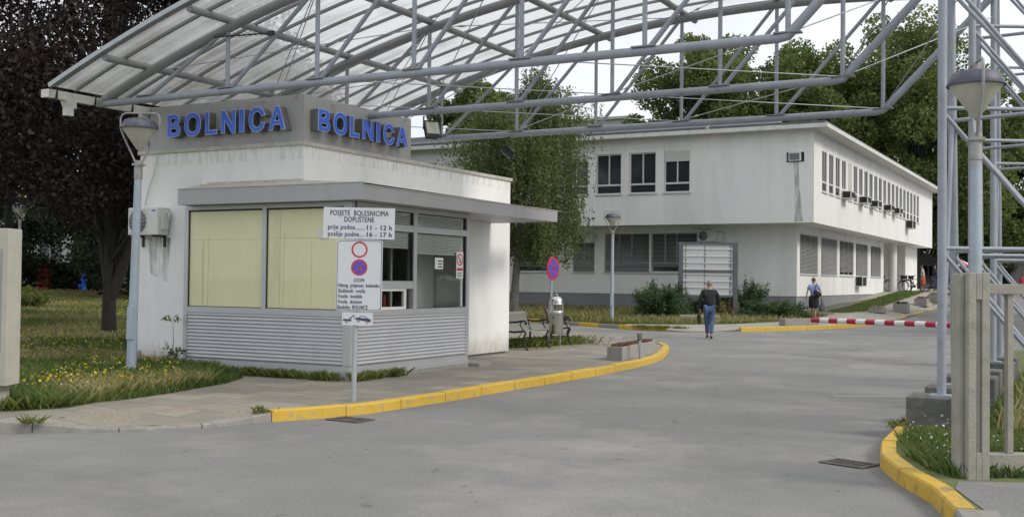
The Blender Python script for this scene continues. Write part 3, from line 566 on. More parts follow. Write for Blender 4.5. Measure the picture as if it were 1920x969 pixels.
def glyph(ch, w_, h, t):
    """closed outlines of a bold grotesque capital, w_ by h, stroke t"""
    def ell(cx, cy, rx, ry, a0, a1, n=22, p=2.3):
        o = []
        for i in range(n+1):
            a = R(a0+(a1-a0)*i/n); c, s_ = math.cos(a), math.sin(a); o.append((cx+rx*math.copysign(abs(c)**(2/p), c), cy+ry*math.copysign(abs(s_)**(2/p), s_)))
        return o
    if ch == 'I': return [[(0, 0), (w_, 0), (w_, h), (0, h)]]
    if ch == 'L': return [[(0, 0), (w_, 0), (w_, t*.9), (t, t*.9), (t, h), (0, h)]]
    if ch == 'N': return [[(0, 0), (t*.95, 0), (t*.95, h*.62), (w_-t, 0), (w_, 0), (w_, h), (w_-t*.95, h), (w_-t*.95, h*.38), (t, h), (0, h)]]
    if ch == 'O': return [ell(w_/2, h/2, w_/2, h/2, 0, 345), ell(w_/2, h/2, w_/2-t, h/2-t*.9, 0, 345)]
    if ch == 'C':
        o = ell(w_/2, h/2, w_/2, h/2, 38, 322, 26); i_ = ell(w_/2, h/2, w_/2-t, h/2-t*.9, 40, 320, 26)
        return [[(w_-.002, h*.66)]+o+[(w_-.002, h*.34), (w_-t, h*.36)]+i_[::-1]+[(w_-t, h*.64)]]
    if ch == 'A': return [[(0, 0), (t, 0), (t+w_*.07, h*.22), (w_-t-w_*.07, h*.22), (w_-t, 0), (w_, 0), (w_/2+t*.55, h), (w_/2-t*.55, h)], [(t+w_*.13, h*.38), (w_-t-w_*.13, h*.38), (w_/2, h*.78)]]
    if ch == 'B':
        o = [(0, 0), (w_*.55, 0)]+ell(w_*.55, h*.27, w_*.45, h*.27, -85, 60, 12)+[(w_*.80, h*.53)]+ell(w_*.52, h*.755, w_*.43, h*.245, -50, 85, 12)+[(w_*.52, h), (0, h)]
        lo = [(t, t*.8), (w_*.55, t*.8)]+ell(w_*.52, h*.27, w_*.48-t, h*.27-t*.8, -80, 80, 10)+[(t, h*.54-t*.8)]
        up = [(t, h*.52+t*.32), (w_*.5, h*.52+t*.32)]+ell(w_*.5, h*.76, w_*.42-t, h*.23-t*.72, -80, 80, 10)+[(t, h-t*.8)]
        return [o, lo, up]
def glyphmesh(ch, w_, h, t, off):
    cu = bpy.data.curves.new('g', 'CURVE'); cu.dimensions = '2D'; cu.fill_mode = 'BOTH'; cu.extrude = .5; cu.offset = off
    for lp in glyph(ch, w_, h, t):
        sp = cu.splines.new('POLY'); sp.points.add(len(lp)-1); sp.use_cyclic_u = True
        for p, q in zip(sp.points, lp): p.co = (q[0], q[1], 0, 1)
    o = bpy.data.objects.new('g', cu); COL.objects.link(o); dg = bpy.context.evaluated_depsgraph_get(); me = bpy.data.meshes.new_from_object(o.evaluated_get(dg))
    bpy.data.objects.remove(o); bpy.data.curves.remove(cu); v = [tuple(p.co) for p in me.vertices]; f = [tuple(p.vertices) for p in me.polygons]; bpy.data.meshes.remove(me); return v, f
def letter(ch, a0, a1, z0, z1, side):
    """one channel letter: grey can, pale rim, blue face. side 'f' lies along +X facing -Y, side 'r' along +Y facing +X"""
    k = MB(); w_, h = a1-a0, z1-z0; t = .074 if ch != 'I' else w_
    def place(off, d0, d1, mi):
        v, f = glyphmesh(ch, w_, h, t, 0); c = (w_/2, h/2); q = 1+off/max(.2, h)
        P = []
        for x, y, z in v:
            x = c[0]+(x-c[0])*(1+off*2/w_); y = c[1]+(y-c[1])*(1+off*2/h); d = d0+(z+.5)*(d1-d0)
            P.append((a0+x, SY0-d, z0+y) if side == 'f' else (SX1+d, a0+x, z0+y))
        k.add(P, f, mi)
    place(0, .0, .168, 0)
    # rim: fattened glyph just behind the blue face
    v, f = glyphmesh(ch, w_, h, t, .008); P = [((a0+x, SY0-(.168+(z+.5)*.006), z0+y) if side == 'f' else (SX1+.168+(z+.5)*.006, a0+x, z0+y)) for x, y, z in v]; k.add(P, f, 1)
    v, f = glyphmesh(ch, w_, h, t, -.002); P = [((a0+x, SY0-(.174+(z+.5)*.006), z0+y) if side == 'f' else (SX1+.174+(z+.5)*.006, a0+x, z0+y)) for x, y, z in v]; k.add(P, f, 2)
    return sub(k, 'letter', ['letterside', 'letterrim', 'letterblue'], signbox)
M['letterside'] = mat('letter_can', (.16, .155, .15), .55, .3, var=.15, scale=8)
for ch, a, b in (('B', -14.39, -14.10), ('O', -13.99, -13.62), ('L', -13.51, -13.25), ('N', -13.15, -12.84), ('I', -12.75, -12.65), ('C', -12.54, -12.20), ('A', -12.11, -11.77)):
    letter(ch, a, b, 4.12 if ch not in 'OC' else 4.11, 4.5 if ch not in 'OC' else 4.51, 'f')
for ch, a, b in (('B', 14.28, 14.58), ('O', 14.68, 15.04), ('L', 15.13, 15.40), ('N', 15.50, 15.81), ('I', 15.91, 16.01), ('C', 16.12, 16.46), ('A', 16.53, 16.88)):
    letter(ch, a, b, 4.12 if ch not in 'OC' else 4.11, 4.47 if ch not in 'OC' else 4.48, 'r')

# chair and desk inside the booth: own things
def chair():
    e = empty('office_chair', (XB-.75, 15.35, .3)); tag(e, 'orange cushioned office chair seen through the gatehouse window', 'chair')
    k = MB(); k.box(-.24, .24, -.24, .24, .42, .5); k.build('seat', 'orange', e, .03)
    k = MB(); k.box(-.05, .03, -.24, .24, .55, 1.12); k.xform(Matrix.Translation((0, .28, 0)) @ Matrix.Rotation(R(70), 4, 'Z')); k.build('backrest', 'orange', e, .03)
    k = MB(); k.tube([(0, 0, .05), (0, 0, .42)], .03)
    for i in range(5): a = i*1.257; k.tube([(0, 0, .08), (.28*math.cos(a), .28*math.sin(a), .03)], .02, 6)
    k.build('base', 'dark', e)
chair()
e = empty('counter_desk', (XB-.35, 15.6, .3)); tag(e, 'dark counter desk standing inside the gatehouse window', 'desk')
k = MB(); k.box(-.3, .25, -1.5, 1.6, .78, .82); k.build('top', 'coping', e); k = MB()
for y in (-1.45, 1.5): k.box(-.28, .2, y, y+.05, 0, .779)
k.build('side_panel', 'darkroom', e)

# air conditioner on front pier
def outdoor_unit(name, loc, rz, label, wd=.72, h=.48, logo=True):
    e = empty(name, loc, rz); tag(e, label, 'air conditioner', 'air conditioners on the buildings')
    k = MB(); k.box(-wd/2, wd/2, -.28, -.02, 0, h); k.build('casing', 'whiteplastic', e, .015)
    cx = -wd/2+.24
    k = MB(); k.lathe([(.0, 0), (.20, 0), (.205, .012), (.0, .012)], (0, 0, 0), 24); k.xform(Matrix.Translation((cx, -.281, h/2)) @ Matrix.Rotation(R(90), 4, 'X')); gr = k.build('fan_grille', 'vent', e)
    k = MB()
    for i in range(7): z = .05+i*(h-.1)/6; k.box(-wd/2+.03, -wd/2+.47, -.298, -.294, z-.003, z+.003)
    k.build('grille_wire', 'galv', gr)
    if logo:
        k = MB(); k.add([(-.045+.0, 0, -.006), (.04, 0, -.014), (.055, 0, .012), (-.03, 0, .016)], [(0, 1, 2, 3)]); k.xform(Matrix.Translation((wd/2-.11, -.282, h-.06))); k.build('badge', 'blue', e)
    k = MB(); k.tube([(wd/2, -.1, h-.08), (wd/2+.07, -.1, h-.09), (wd/2+.08, -.08, h-.2), (wd/2+.02, -.05, h-.24)], .018, 8); k.box(wd/2, wd/2+.05, -.2, -.07, .1, h-.1); k.build('pipe_cover', 'whiteplastic', e)
    for x in (-wd/2+.1, wd/2-.1): k = MB(); k.box(x-.02, x+.02, -.3, 0, -.035, -.002); k.box(x-.02, x+.02, -.03, -.001, -.2, -.036); k.build('bracket', 'dark', e)
    return e
M['vent'] = plain('vent_grey', (.16, .165, .18), .6)
outdoor_unit('outdoor_ac_unit', (-14.82, YW, 2.42), 0, 'white outdoor air conditioner hung on the gatehouse front wall behind the lamp pole')
# dripping stain below it is part of the render: thin grime sheet
k = MB(); k.add([(-14.98, YW-.004, 2.38), (-14.42, YW-.004, 2.38), (-14.5, YW-.004, 1.6), (-14.9, YW-.004, 1.75)], [(0, 1, 2, 3)])
M['stain'] = stainmat('damp_stain', (.2, .19, .17)); G(k, 'damp_stain', 'stain')
k = MB(); k.add([(-15.15, YW-.005, .15), (-14.1, YW-.005, .15), (-14.4, YW-.005, .5), (-14.7, YW-.005, .75), (-15.0, YW-.005, .5)], [(0, 1, 2, 3, 4)]); G(k, 'soot_stain', 'stain')
# concrete pipe stub
e = MB(); e.lathe([(.085, 0), (.085, .3), (.06, .3), (.06, .05)], (0, 0, 0), 14); o = e.build('pipe_stub', 'concrete'); o.location = (-14.95, 13.85, .1); tag(o, 'short rusty topped concrete pipe stub beside the gatehouse wall', 'pipe stub')
# cable hanging down the pier
k = MB(); k.tube([(-14.75, YW-.02, 3.85), (-14.8, YW-.03, 3.6), (-14.98, YW-.02, 3.2), (-15.05, YW-.02, 2.95)], .006, 5); G(k, 'cable', 'galv')

# ================================================================== canopy
cn = empty('entrance_canopy', (-9, 16, 0)); tag(cn, 'arched translucent canopy on grey tubular trusses and masts over the entrance road', 'canopy')
CO = Vector(cn.location)
def C_(mb, name, mats, parent=None): mb.xform(Matrix.Translation(-CO)); return mb.build(name, mats, parent or cn)
def arc(x): return 6.58-2.0*((x+5)/9.85)**2
TY = [12.87, 15.92, 19.12]; NX = [-13.79, -12.02, -10.27, -8.56, -6.85, -5.10, -3.30]; ZC = 4.585; XR = -2.75
for ti, Y in enumerate(TY):
    k = MB(); k.tube([(x, Y, arc(x)) for x in np.linspace(-14.84, -1.6, 40)], .075, 12); k.tube([(-14.84, Y, 4.57)]+[(x, Y, ZC) for x in (-12, -8, -3.42)]+[(-3.3, Y, ZC+.02), (-3.2, Y, ZC+.12), (-1.62, Y, 6.33)], .06, 12)
    tr = C_(k, 'truss', 'steel')
    tr.data.materials.append(M['purlin'])
    me = tr.data; n_arc = 39*12
    for p in me.polygons[:n_arc]: p.material_index = 1
    for i, x in enumerate(NX):
        if i == 0: continue
        k = MB(); k.tube([(x, Y, ZC), (x, Y, arc(x))], .034, 8); C_(k, 'vertical', 'steel', tr)
    for i in range(len(NX)-1):
        k = MB(); k.tube([(NX[i]+.02, Y, ZC), (NX[i+1]-.04, Y, arc(NX[i+1])-.02)], .034, 8); C_(k, 'diagonal', 'steel', tr)
    for x in NX: k = MB(); k.obox((x, Y, 0), (1, 0, 0), (0, 1, 0), .16, .075, ZC+.045, ZC+.062); C_(k, 'gusset', 'purlin', tr)
PX = NX
for i, x in enumerate(PX):
    z = arc(x)+.125; k = MB(); k.tube([(x, 12.03, z), (x, 19.85, z)], .058, 10); C_(k, 'purlin', 'purlin')
# glazing bars and roof sheet
by = [12.03, 12.45]+[12.87+.61*i for i in range(1, 12)]
for y in by:
    k = MB(); P = [(x, arc(x)+.195) for x in np.linspace(-14.9, XR, 28)]
    for (a, za), (b, zb) in zip(P, P[1:]): k.bar((a, y, za), (b, y, zb), .05, .04)
    C_(k, 'glazing_bar', 'purlin')
k = MB(); k.bar((-14.8, 11.72, arc(-14.8)+.2), (-14.8, 11.73, arc(-14.8)+.2), .02, .02)
P = [(x, arc(x)+.225) for x in np.linspace(-14.98, XR+.05, 40)]
k.v = []; k.f = []; k.m = []; k.sm = []
v = []; 
for x, z in P: v += [(x, 12.0, z), (x, 19.5, z), (x, 19.5, z+.012), (x, 12.0, z+.012)]
f = []
for i in range(len(P)-1):
    a = 4*i; f += [(a, a+1, a+5, a+4), (a+3, a+7, a+6, a+2)]
k.add(v, f[::2], 0, True); C_(k, 'roof_sheet', 'poly')
k = MB()
for (a, za), (b, zb) in zip(P, P[1:]): k.bar((a, 11.975, za), (b, 11.975, zb), .05, .07)
C_(k, 'edge_trim', 'galv')
# gutter, its hangers and outlet
gt = MB(); gx, gz_ = -15.08, 4.63; prof = [(-.09, .07), (-.08, -.05), (.06, -.06), (.09, .07), (.07, .07), (.05, -.035), (-.065, -.035), (-.075, .07)]
gt.prism([(gx+a, 11.98, gz_+b) for a, b in prof], (0, 7.6, 0)); 
for y in (11.98, 19.58): gt.box(gx-.09, gx+.09, y-.01, y+.01, gz_-.06, gz_+.07)
gu = C_(gt, 'gutter', 'whiteplastic')
k = MB(); k.prism([(gx-.08, 12.33, gz_-.06), (gx+.08, 12.33, gz_-.06), (gx+.05, 12.36, gz_-.17), (gx-.05, 12.36, gz_-.17)], (0, .2, 0)); k.box(gx-.05, gx+.05, 12.36, 12.5, gz_-.3, gz_-.17); C_(k, 'downspout_outlet', 'whiteplastic', gu)
for y in (12.12, 12.9, 13.7, 14.7): k = MB(); k.box(gx-.095, gx+.1, y, y+.02, gz_-.07, gz_+.08); C_(k, 'hanger', 'dark', gu)
# cables: horizontal cross bracing at bottom-chord level, in the roof plane and slanting ones
def cable(a, b, turn=True):
    k = MB(); a = Vector(a); b = Vector(b); k.tube([a, b], .0085, 5)
    if turn:
        p = a+(b-a)*.12; d = (b-a).normalized(); k.tube([p-d*.09, p, p+d*.09], [.012, .024, .012], 6)
    C_(k, 'cable', 'galv')
ND = [-13.79, -10.27, -6.85, -3.30]
for a, b in zip(ND, ND[1:]):
    for y0, y1 in zip(TY, TY[1:]):
        cable((a, y0, ZC+.05), (b, y1, ZC+.05)); cable((a, y1, ZC+.07), (b, y0, ZC+.07))
        cable((a, y0, arc(a)+.03), (b, y1, arc(b)+.03)); cable((a, y1, arc(a)+.05), (b, y0, arc(b)+.05))
for y0, y1 in zip(TY, TY[1:]):
    for a, b in ((-10.27, -13.79), (-6.85, -10.27)): cable((a, y0, arc(a)), (b, y1, ZC), False)
    cable((-3.3, y0, ZC+.05), (-1.62, y1, 6.0), False); cable((-3.3, y1, ZC+.05), (-1.62, y0, 5.8), False)
# masts
def mast(Y):
    A0, A1 = Vector((-1.60, Y+.06, .49)), Vector((-1.60, Y+.06, 9.6)); B0, B1 = Vector((-1.62, Y+1.52, .49)), Vector((-1.62, Y+.35, 9.6)); C0 = Vector((-.42, Y+.74, .49)); C1 = Vector((-.42, Y+.74, 9.6))
    k = MB(); k.tube([A0, A1], .049, 14); mo = C_(k, 'mast', 'steel')
    k = MB(); k.tube([B0, B1], .052, 14); C_(k, 'mast_leg', 'steel', mo); k = MB(); k.tube([C0, C1], .05, 14); C_(k, 'mast_leg', 'steel', mo)
    Z = [2.1, 3.65, 5.2, 6.75, 8.3]; at = lambda p, q, z: p+(q-p)*((z-p.z)/(q.z-p.z))
    for z in Z:
        for p, q in (((A0, A1), (C0, C1)), ((B0, B1), (C0, C1))):
            k = MB(); k.tube([at(*p, z), at(*q, z)], .024, 8); C_(k, 'strut', 'steel', mo)
    for z0, z1 in zip([.55]+Z, Z):
        k = MB(); k.tube([at(A0, A1, z1-.04), at(C0, C1, z0)], .024, 8); C_(k, 'diagonal', 'steel', mo)
        k = MB(); k.tube([at(B0, B1, z1-.04), at(C0, C1, z0)], .024, 8); C_(k, 'diagonal', 'steel', mo)
    for z0, z1 in ((.6, 3.65), (3.65, 6.75)):
        k = MB(); k.tube([at(A0, A1, z0), at(B0, B1, z1)], .026, 8); C_(k, 'diagonal', 'steel', mo)
    for p in (A0, B0, C0): k = MB(); k.obox((p.x, p.y, 0), (1, 0, 0), (0, 1, 0), .11, .11, .472, .492); C_(k, 'base_plate', 'steel', mo)
for i, Y in enumerate(TY): mast(Y)
labs = ['nearest dark weathered concrete footing block under the front mast', 'second dark concrete footing block behind the front mast', 'footing block carrying the inner leg of the front mast',
        'concrete footing block under the middle mast, roadside', 'concrete footing block under the leaning leg of the middle mast', 'footing block under the inner leg of the middle mast',
        'concrete footing block under the rear mast, roadside', 'concrete footing block under the leaning leg of the rear mast', 'footing block under the inner leg of the rear mast']
i = 0
for Y in TY:
    for dx, dy, hx, hy in ((-1.62, .16, .33, .27), (-1.64, 1.5, .3, .26), (-.42, .74, .25, .25)):
        k = MB(); k.box(-hx, hx, -hy, hy, 0, .46); o = k.build('concrete_footing', 'oldconcrete', None, .02); o.location = (dx, Y+dy, .012+.0); tag(o, labs[i], 'footing', 'footings of the canopy masts'); i += 1
# antenna lying on the truss
e = empty('tv_antenna', (-12.21, 12.75, 5.42)); tag(e, 'thin black aerial fixed to the front truss of the canopy', 'antenna')
k = MB(); k.tube([(0, 0, 0), (1.17, 0, -.05)], .012, 6); k.box(1.1, 1.2, -.03, .03, -.08, -.02); k.build('boom', 'dark', e)
k = MB()
for i in range(9): x = .1+i*.11; k.tube([(x, -.16, -.004*i), (x, .16, -.004*i)], .004, 4); 
k.build('element', 'dark', e)
# floodlights
def flood(loc, rz, tilt, label):
    e = empty('floodlight', loc, rz); e.scale = (.82, .82, .82); tag(e, label, 'floodlight', 'floodlights under the canopy')
    b = MB(); b.prism([(-.17, -.05, -.2), (.17, -.05, -.2), (.17, -.05, .2), (-.17, -.05, .2)], (0, .03, 0)); b.box(-.13, .13, -.02, .12, -.15, .15); b.xform(Matrix.Rotation(tilt, 4, 'X')); ca = b.build('casing', 'dark', e)
    g_ = MB(); g_.box(-.14, .14, -.058, -.052, -.12, .16); g_.xform(Matrix.Rotation(tilt, 4, 'X')); g_.build('lens', 'frosted', e)
    k = MB(); k.bar((-.19, 0, 0), (-.19, 0, .28), .03, .01); k.bar((.19, 0, 0), (.19, 0, .28), .03, .01); k.bar((-.19, 0, .28), (.19, 0, .28), .03, .01); k.tube([(0, 0, .28), (0, 0, .36)], .02, 6); k.build('bracket', 'dark', e)
flood((-10.2, 15.92, 4.26), R(55), R(-25), 'black floodlight with lit-grey lens hanging above the sign box corner')
flood((-10.45, 19.12, 4.26), R(120), R(-48), 'black floodlight tilted down under the rear truss in front of the birch')

# ================================================================== lamp posts
def at(side, fwd): p = r0*side+f0*fwd; return (p.x, p.y)
def lamp(loc, rz, lean, label, H=4.14):
    e = empty('street_lamp', loc, rot=(0, lean, rz)); tag(e, label, 'street lamp', 'cone headed street lamps')
    k = MB(); k.tube([(0, 0, 0), (0, 0, H-1.0), (0, 0, H-.63)], [.078, .056, .052], 14); k.box(-.055, .055, -.09, -.05, .65, 1.15); k.build('pole', 'lamp_pole', e)
    k = MB(); k.tube([(0, 0, H-.9), (0, 0, H-.62)], .064, 12, 0); k.box(-.075, .075, -.075, .075, H-.70, H-.67)
    for s in (-1, 1):
        k.tube([(s*.05, 0, H-.66), (s*.12, 0, H-.52), (s*.26, 0, H-.26), (s*.32, 0, H-.12), (s*.325, 0, H+.03), (s*.30, 0, H+.09), (s*.24, 0, H+.115)], .0155, 7)
    k.tube([(-.25, 0, H+.115), (.25, 0, H+.115)], .0155, 7); k.tube([(0, 0, H+.02), (0, 0, H+.12)], .035, 8); k.build('bracket', 'rustbar', e)
    k = MB(); k.lathe([(.0, H+.035), (.15, H+.028), (.235, H+.0), (.295, H-.125), (.29, H-.135), (.23, H-.03), (0, H-.02)], (0, 0, 0), 28); k.build('hood', 'hood', e)
    k = MB(); k.lathe([(.27, H-.122), (.262, H-.14), (.04, H-.45), (.018, H-.47), (0, H-.472)], (0, 0, 0), 28); k.build('diffuser', 'frosted', e)
    return e
lL = lamp((-13.27, 12.19, .08), R(20), R(1.2), 'tall blue grey street lamp with cone head beside the gatehouse pier', 4.03)
lamp((-16.54, 38.6, .1), R(25), 0, 'cone headed street lamp between the birch and the notice board')
lamp((-1.2, 12.35, .1), R(108), 0, 'cone headed street lamp rising behind the right concrete gate post', 3.80)
lamp(at(-22.4, 50)+(.72,), R(30), 0, 'small distant cone headed lamp behind the left gate post', 4.12)

# ================================================================== signs
def signpost():
    e = empty('sign_post', (-8.61, 11.63, .11), rot=(0, R(.75), R(27))); tag(e, 'grey post carrying visiting hours board, parking ban board and tow-away plate', 'sign post')
    k = MB(); k.tube([(0, 0, 0), (0, 0, 2.5)], .034, 12); k.build('pole', 'galv', e)
    T = {}
    def plate(nm, cx, z0, z1, wd, rad, tilt):
        k = MB(); n = 6; P = []
        for (sx, sz) in ((1, 1), (-1, 1), (-1, -1), (1, -1)):
            for i in range(n+1):
                a0 = {(1, 1): 0, (-1, 1): 90, (-1, -1): 180, (1, -1): 270}[(sx, sz)]; a = R(a0+90*i/n)
                P.append((cx+sx*(wd/2-rad)+rad*math.cos(a), -.048, (z0+z1)/2+sz*((z1-z0)/2-rad)+rad*math.sin(a)))
        k.prism(P, (0, .012, 0)); o = k.build(nm, 'signwhite', e); o.rotation_euler = (0, tilt, 0); return o, P
    def txt(par, s, x, z, size, wd, off=.012, m_='ink', al='LEFT', sp=1, y=-.0505):
        v, f = textmesh(s, size, 0, 0, 1, al, sp); q_ = [p[0] for p in v]; k_ = wd/(max(q_)-min(q_)); v = [(p[0]*k_, p[1], p[2]) for p in v]; k = MB(); [k.add([(x+p[0]+dx, y-abs(dx)*.02, z+p[1]-.11+dz) for p in v], f) for dx, dz in ((-off*.13, 0), (off*.13, .0006), (0, -off*.06))]; return k.build('text', m_, par)
    def ring(par, cx, cz, r0_, r1_, mname, nm='roundel', y=-.0508, n=36):
        k = MB(); k.add([(cx+r_*math.cos(2*math.pi*i/n), y, cz+r_*math.sin(2*math.pi*i/n)) for i in range(n) for r_ in (r0_, r1_)], [(2*i, 2*((i+1) % n), 2*((i+1) % n)+1, 2*i+1) for i in range(n)]); k.build(nm, mname, par)
    def disc(par, cx, cz, r_, mname, y=-.0508, n=36):
        k = MB(); k.add([(cx+r_*math.cos(2*math.pi*i/n), y, cz+r_*math.sin(2*math.pi*i/n)) for i in range(n)], [tuple(range(n))]); k.build('roundel', mname, par)
    z = -.11
    p1, _ = plate('visiting_hours_board', .02, 2.105, 2.51, .93, .004, 0)
    txt(p1, 'POSJETE  BOLESNICIMA', .02, 2.515, .098, .76, .009, al='CENTER', sp=1.1); txt(p1, 'DOPUŠTENE', .02, 2.432, .098, .385, .009, al='CENTER', sp=1.1)
    txt(p1, 'prije podne.......', -.385, 2.335, .092, .475, .009, sp=1.1); txt(p1, '11 - 12 h', .11, 2.335, .088, .32, .022, sp=1.1)
    txt(p1, 'poslije podne....', -.385, 2.245, .092, .475, .009, sp=1.1); txt(p1, '16 - 17 h', .11, 2.245, .088, .32, .022, sp=1.1)
    p2, P = plate('parking_ban_board', .05, 1.17, 2.09, .60, .045, R(-.4))
    # thin border line
    k = MB(); cx, cz = .05, 1.63; n = len(P); k.add([q for p in P for q in ((cx+(p[0]-cx)*.965, -.0503, cz+(p[2]-cz)*.978), (cx+(p[0]-cx)*.945, -.0503, cz+(p[2]-cz)*.966))], [(2*i, 2*((i+1) % n), 2*((i+1) % n)+1, 2*i+1) for i in range(n)]); k.build('border', 'ink', p2)
    ring(p2, .05, 1.965, .084, .105, 'red'); disc(p2, .05, 1.735, .106, 'red'); disc(p2, .05, 1.735, .084, 'blue', -.0512)
    k = MB()
    for s in (-1, 1): k.bar((.05-s*.06, -.0516, 1.735-.06), (.05+s*.06, -.0516, 1.735+.06), .0006, .02, up=(0, 1, 0)) if False else k.add([(.05-s*.066+a*.7, -.0516, 1.735-.066+b*.7) for a, b in ((-.01*s, .01), (.01*s, -.01))]+[(.05+s*.066+a*.7, -.0516, 1.735+.066+b*.7) for a, b in ((.01*s, -.01), (-.01*s, .01))], [(0, 1, 2, 3)])
    k.build('cross_bars', 'red', p2)
    txt(p2, 'OSIM', .05, 1.655, .068, .133, .01, al='CENTER', sp=1.25)
    for i, (s, wd) in enumerate((('Hitnog  prijevoza  bolesnika', .535), ('Službenih  vozila', .35), ('Vozila  invalida', .315), ('Vozila  dostave', .313), ('Radnika  BOLNICE', .385))): txt(p2, s, -.22, 1.588-i*.0705, .069, wd, .009, sp=1.05)
    p3, _ = plate('tow_away_plate', .03, .985, 1.15, .40, .008, 0)
    k = MB(); yy = -.0505; Z0 = 1.03
    def poly(pts): k.add([(x, yy, Z0+z_) for x, z_ in pts], [tuple(range(len(pts)))])
    poly([(-.155, .01), (-.05, .005), (-.045, .03), (-.155, .035)]); poly([(-.085, .035), (-.06, .035), (-.01, .09), (-.02, .09)]); poly([(-.02, .09), (-.01, .09), (-.002, .035), (-.008, .035)])
    poly([(.005, .03), (.215-.01, .0), (.205, .035), (.17, .045), (.01, .055)])
    poly([(.04, .052), (.075, .08), (.083, .078), (.055, .05)]); poly([(.075, .08), (.13, .075), (.13, .069), (.078, .073)]); poly([(.13, .075), (.165, .045), (.15, .046), (.122, .07)])
    k.build('tow_picture', 'ink', p3)
    for cx_, cz_ in ((-.11, 1.03), (.045, 1.045), (.16, 1.03)): disc(p3, cx_, cz_, .018, 'ink', -.0509, 16); disc(p3, cx_, cz_, .009, 'signwhite', -.0513, 16)
signpost()
def nostop():
    e = empty('no_stopping_sign', (-12.21, 24.66, .1), rz=R(85)); tag(e, 'round red and blue no stopping sign on thin pole behind the litter bin', 'traffic sign')
    k = MB(); k.tube([(0, 0, 0), (0, 0, 2.2)], .03, 10); k.build('pole', 'galv', e)
    k = MB(); k.lathe([(0, 0), (.29, 0), (.29, .015), (0, .015)], (0, 0, 0), 32, 0, False); k.xform(Matrix.Translation((0, -.035, 1.9)) @ Matrix.Rotation(R(90), 4, 'X')); d = k.build('disc', 'red', e)
    k = MB(); k.lathe([(0, 0), (.225, 0), (.225, .002), (0, .002)], (0, 0, 0), 32, 0, False); k.xform(Matrix.Translation((0, -.052, 1.9)) @ Matrix.Rotation(R(90), 4, 'X')); k.build('field', 'blue', d)
    k = MB()
    for s in (-1, 1): k.bar((-s*.17, -.056, 1.73), (s*.17, -.056, 2.07), .055, .001, up=(0, 1, 0)) if False else k.add([(-s*.15-.02*s, -.057, 1.73+.02), (-s*.15+.02*s, -.057, 1.73-.02), (s*.15+.02*s, -.057, 2.07-.02), (s*.15-.02*s, -.057, 2.07+.02)], [(0, 1, 2, 3)])
    k.build('cross_bars', 'red', d)
nostop()

# ================================================================== benches, bin, planters, bollard
def bench(loc, rz, label):
    e = empty('park_bench', loc, rz); tag(e, label, 'bench', 'iron benches beside the gatehouse')   # local: length along x, faces -y
    L = .62
    k = MB(); k.prism([(-L, -.24, .43), (-L, .2, .40), (-L, .2, .415), (-L, -.24, .445)], (2*L, 0, 0)); k.bar((-L, -.245, .437), (L, -.245, .437), .03, .035); k.build('seat', 'seat_mesh', e)
    k = MB(); n = 26
    for i in range(n+1): x = -L+2*L*i/n; k.bar((x, .215, .50), (x, .30, .80), .02, .006)
    for i in range(7): t_ = i/6; k.bar((-L, .215+.085*t_, .50+.30*t_), (L, .215+.085*t_, .50+.30*t_), .006, .012)
    k.bar((-L, .312, .825), (L, .312, .825), .012, .05); k.bar((-L, .205, .46), (L, .205, .46), .012, .07); k.build('backrest', 'seat_mesh', e)
    for s in (-1, 1):
        x = s*(L+.015); k = MB()
        k.tube([(x, .36, .90), (x, .33, .86), (x, .27, .66), (x, .21, .46), (x, .18, .40), (x, .2, .2), (x, .25, .03), (x, .28, 0)], .024, 7)
        k.tube([(x, .21, .41), (x, 0, .40), (x, -.24, .43), (x, -.28, .40), (x, -.22, .25), (x, -.26, .1), (x, -.31, .02), (x, -.34, 0)], .024, 7)
        k.tube([(x, .29, .66), (x, .15, .62), (x, -.05, .63), (x, -.2, .66), (x, -.27, .65), (x, -.29, .61), (x, -.25, .59)], .024, 7)
        k.tube([(x, -.18, .65), (x, -.13, .57), (x, -.2, .47), (x, -.24, .43)], .014, 6); k.tube([(x, .23, .22), (x, -.2, .22)], .01, 6)
        k.build('end_frame', 'dark', e)
    k = MB(); k.bar((-L, .22, .22), (L, .22, .22), .012, .02); k.tube([(0, .22, .22), (0, .1, .38)], .01, 5); k.build('stretcher', 'dark', e)
bench((-11.88, 22.70, .118), R(93), 'metal mesh park bench next to the gatehouse wall, in front of the bin')
bench((-12.15, 24.98, .118), R(116), 'park bench standing mostly hidden behind the litter bin')
e = empty('litter_bin', (-11.6, 23.72, .12)); tag(e, 'stainless litter bin with domed lid and hooped carrying frame', 'litter bin')
k = MB(); k.lathe([(0, .3), (.15, .3), (.16, .33), (.16, .78), (.165, .8), (.165, .86), (.15, .86)], (0, 0, 0), 24); k.build('bucket', 'chrome', e)
k = MB(); k.lathe([(.16, 1.03), (.15, 1.1), (.11, 1.17), (.05, 1.205), (0, 1.21)], (0, 0, 0), 24); k.lathe([(.16, 1.0), (.165, 1.0), (.165, 1.03), (.16, 1.03)], (0, 0, 0), 24)
for i in range(12): a = i*math.pi/6; k.tube([(.155*math.cos(a), .155*math.sin(a), .85), (.155*math.cos(a), .155*math.sin(a), 1.01)], .006, 5)
k.build('lid', 'chrome', e)
k = MB(); k.tube([(-.19, 0, 0), (-.19, 0, 1.05), (-.15, 0, 1.17), (-.06, 0, 1.25), (.0, 0, 1.26), (.03, 0, 1.22)], .016, 8); k.tube([(.1, 0, 0), (.1, 0, .3)], .016, 8); k.tube([(-.19, 0, .15), (.1, 0, .15)], .01, 6); k.build('frame', 'chrome', e)

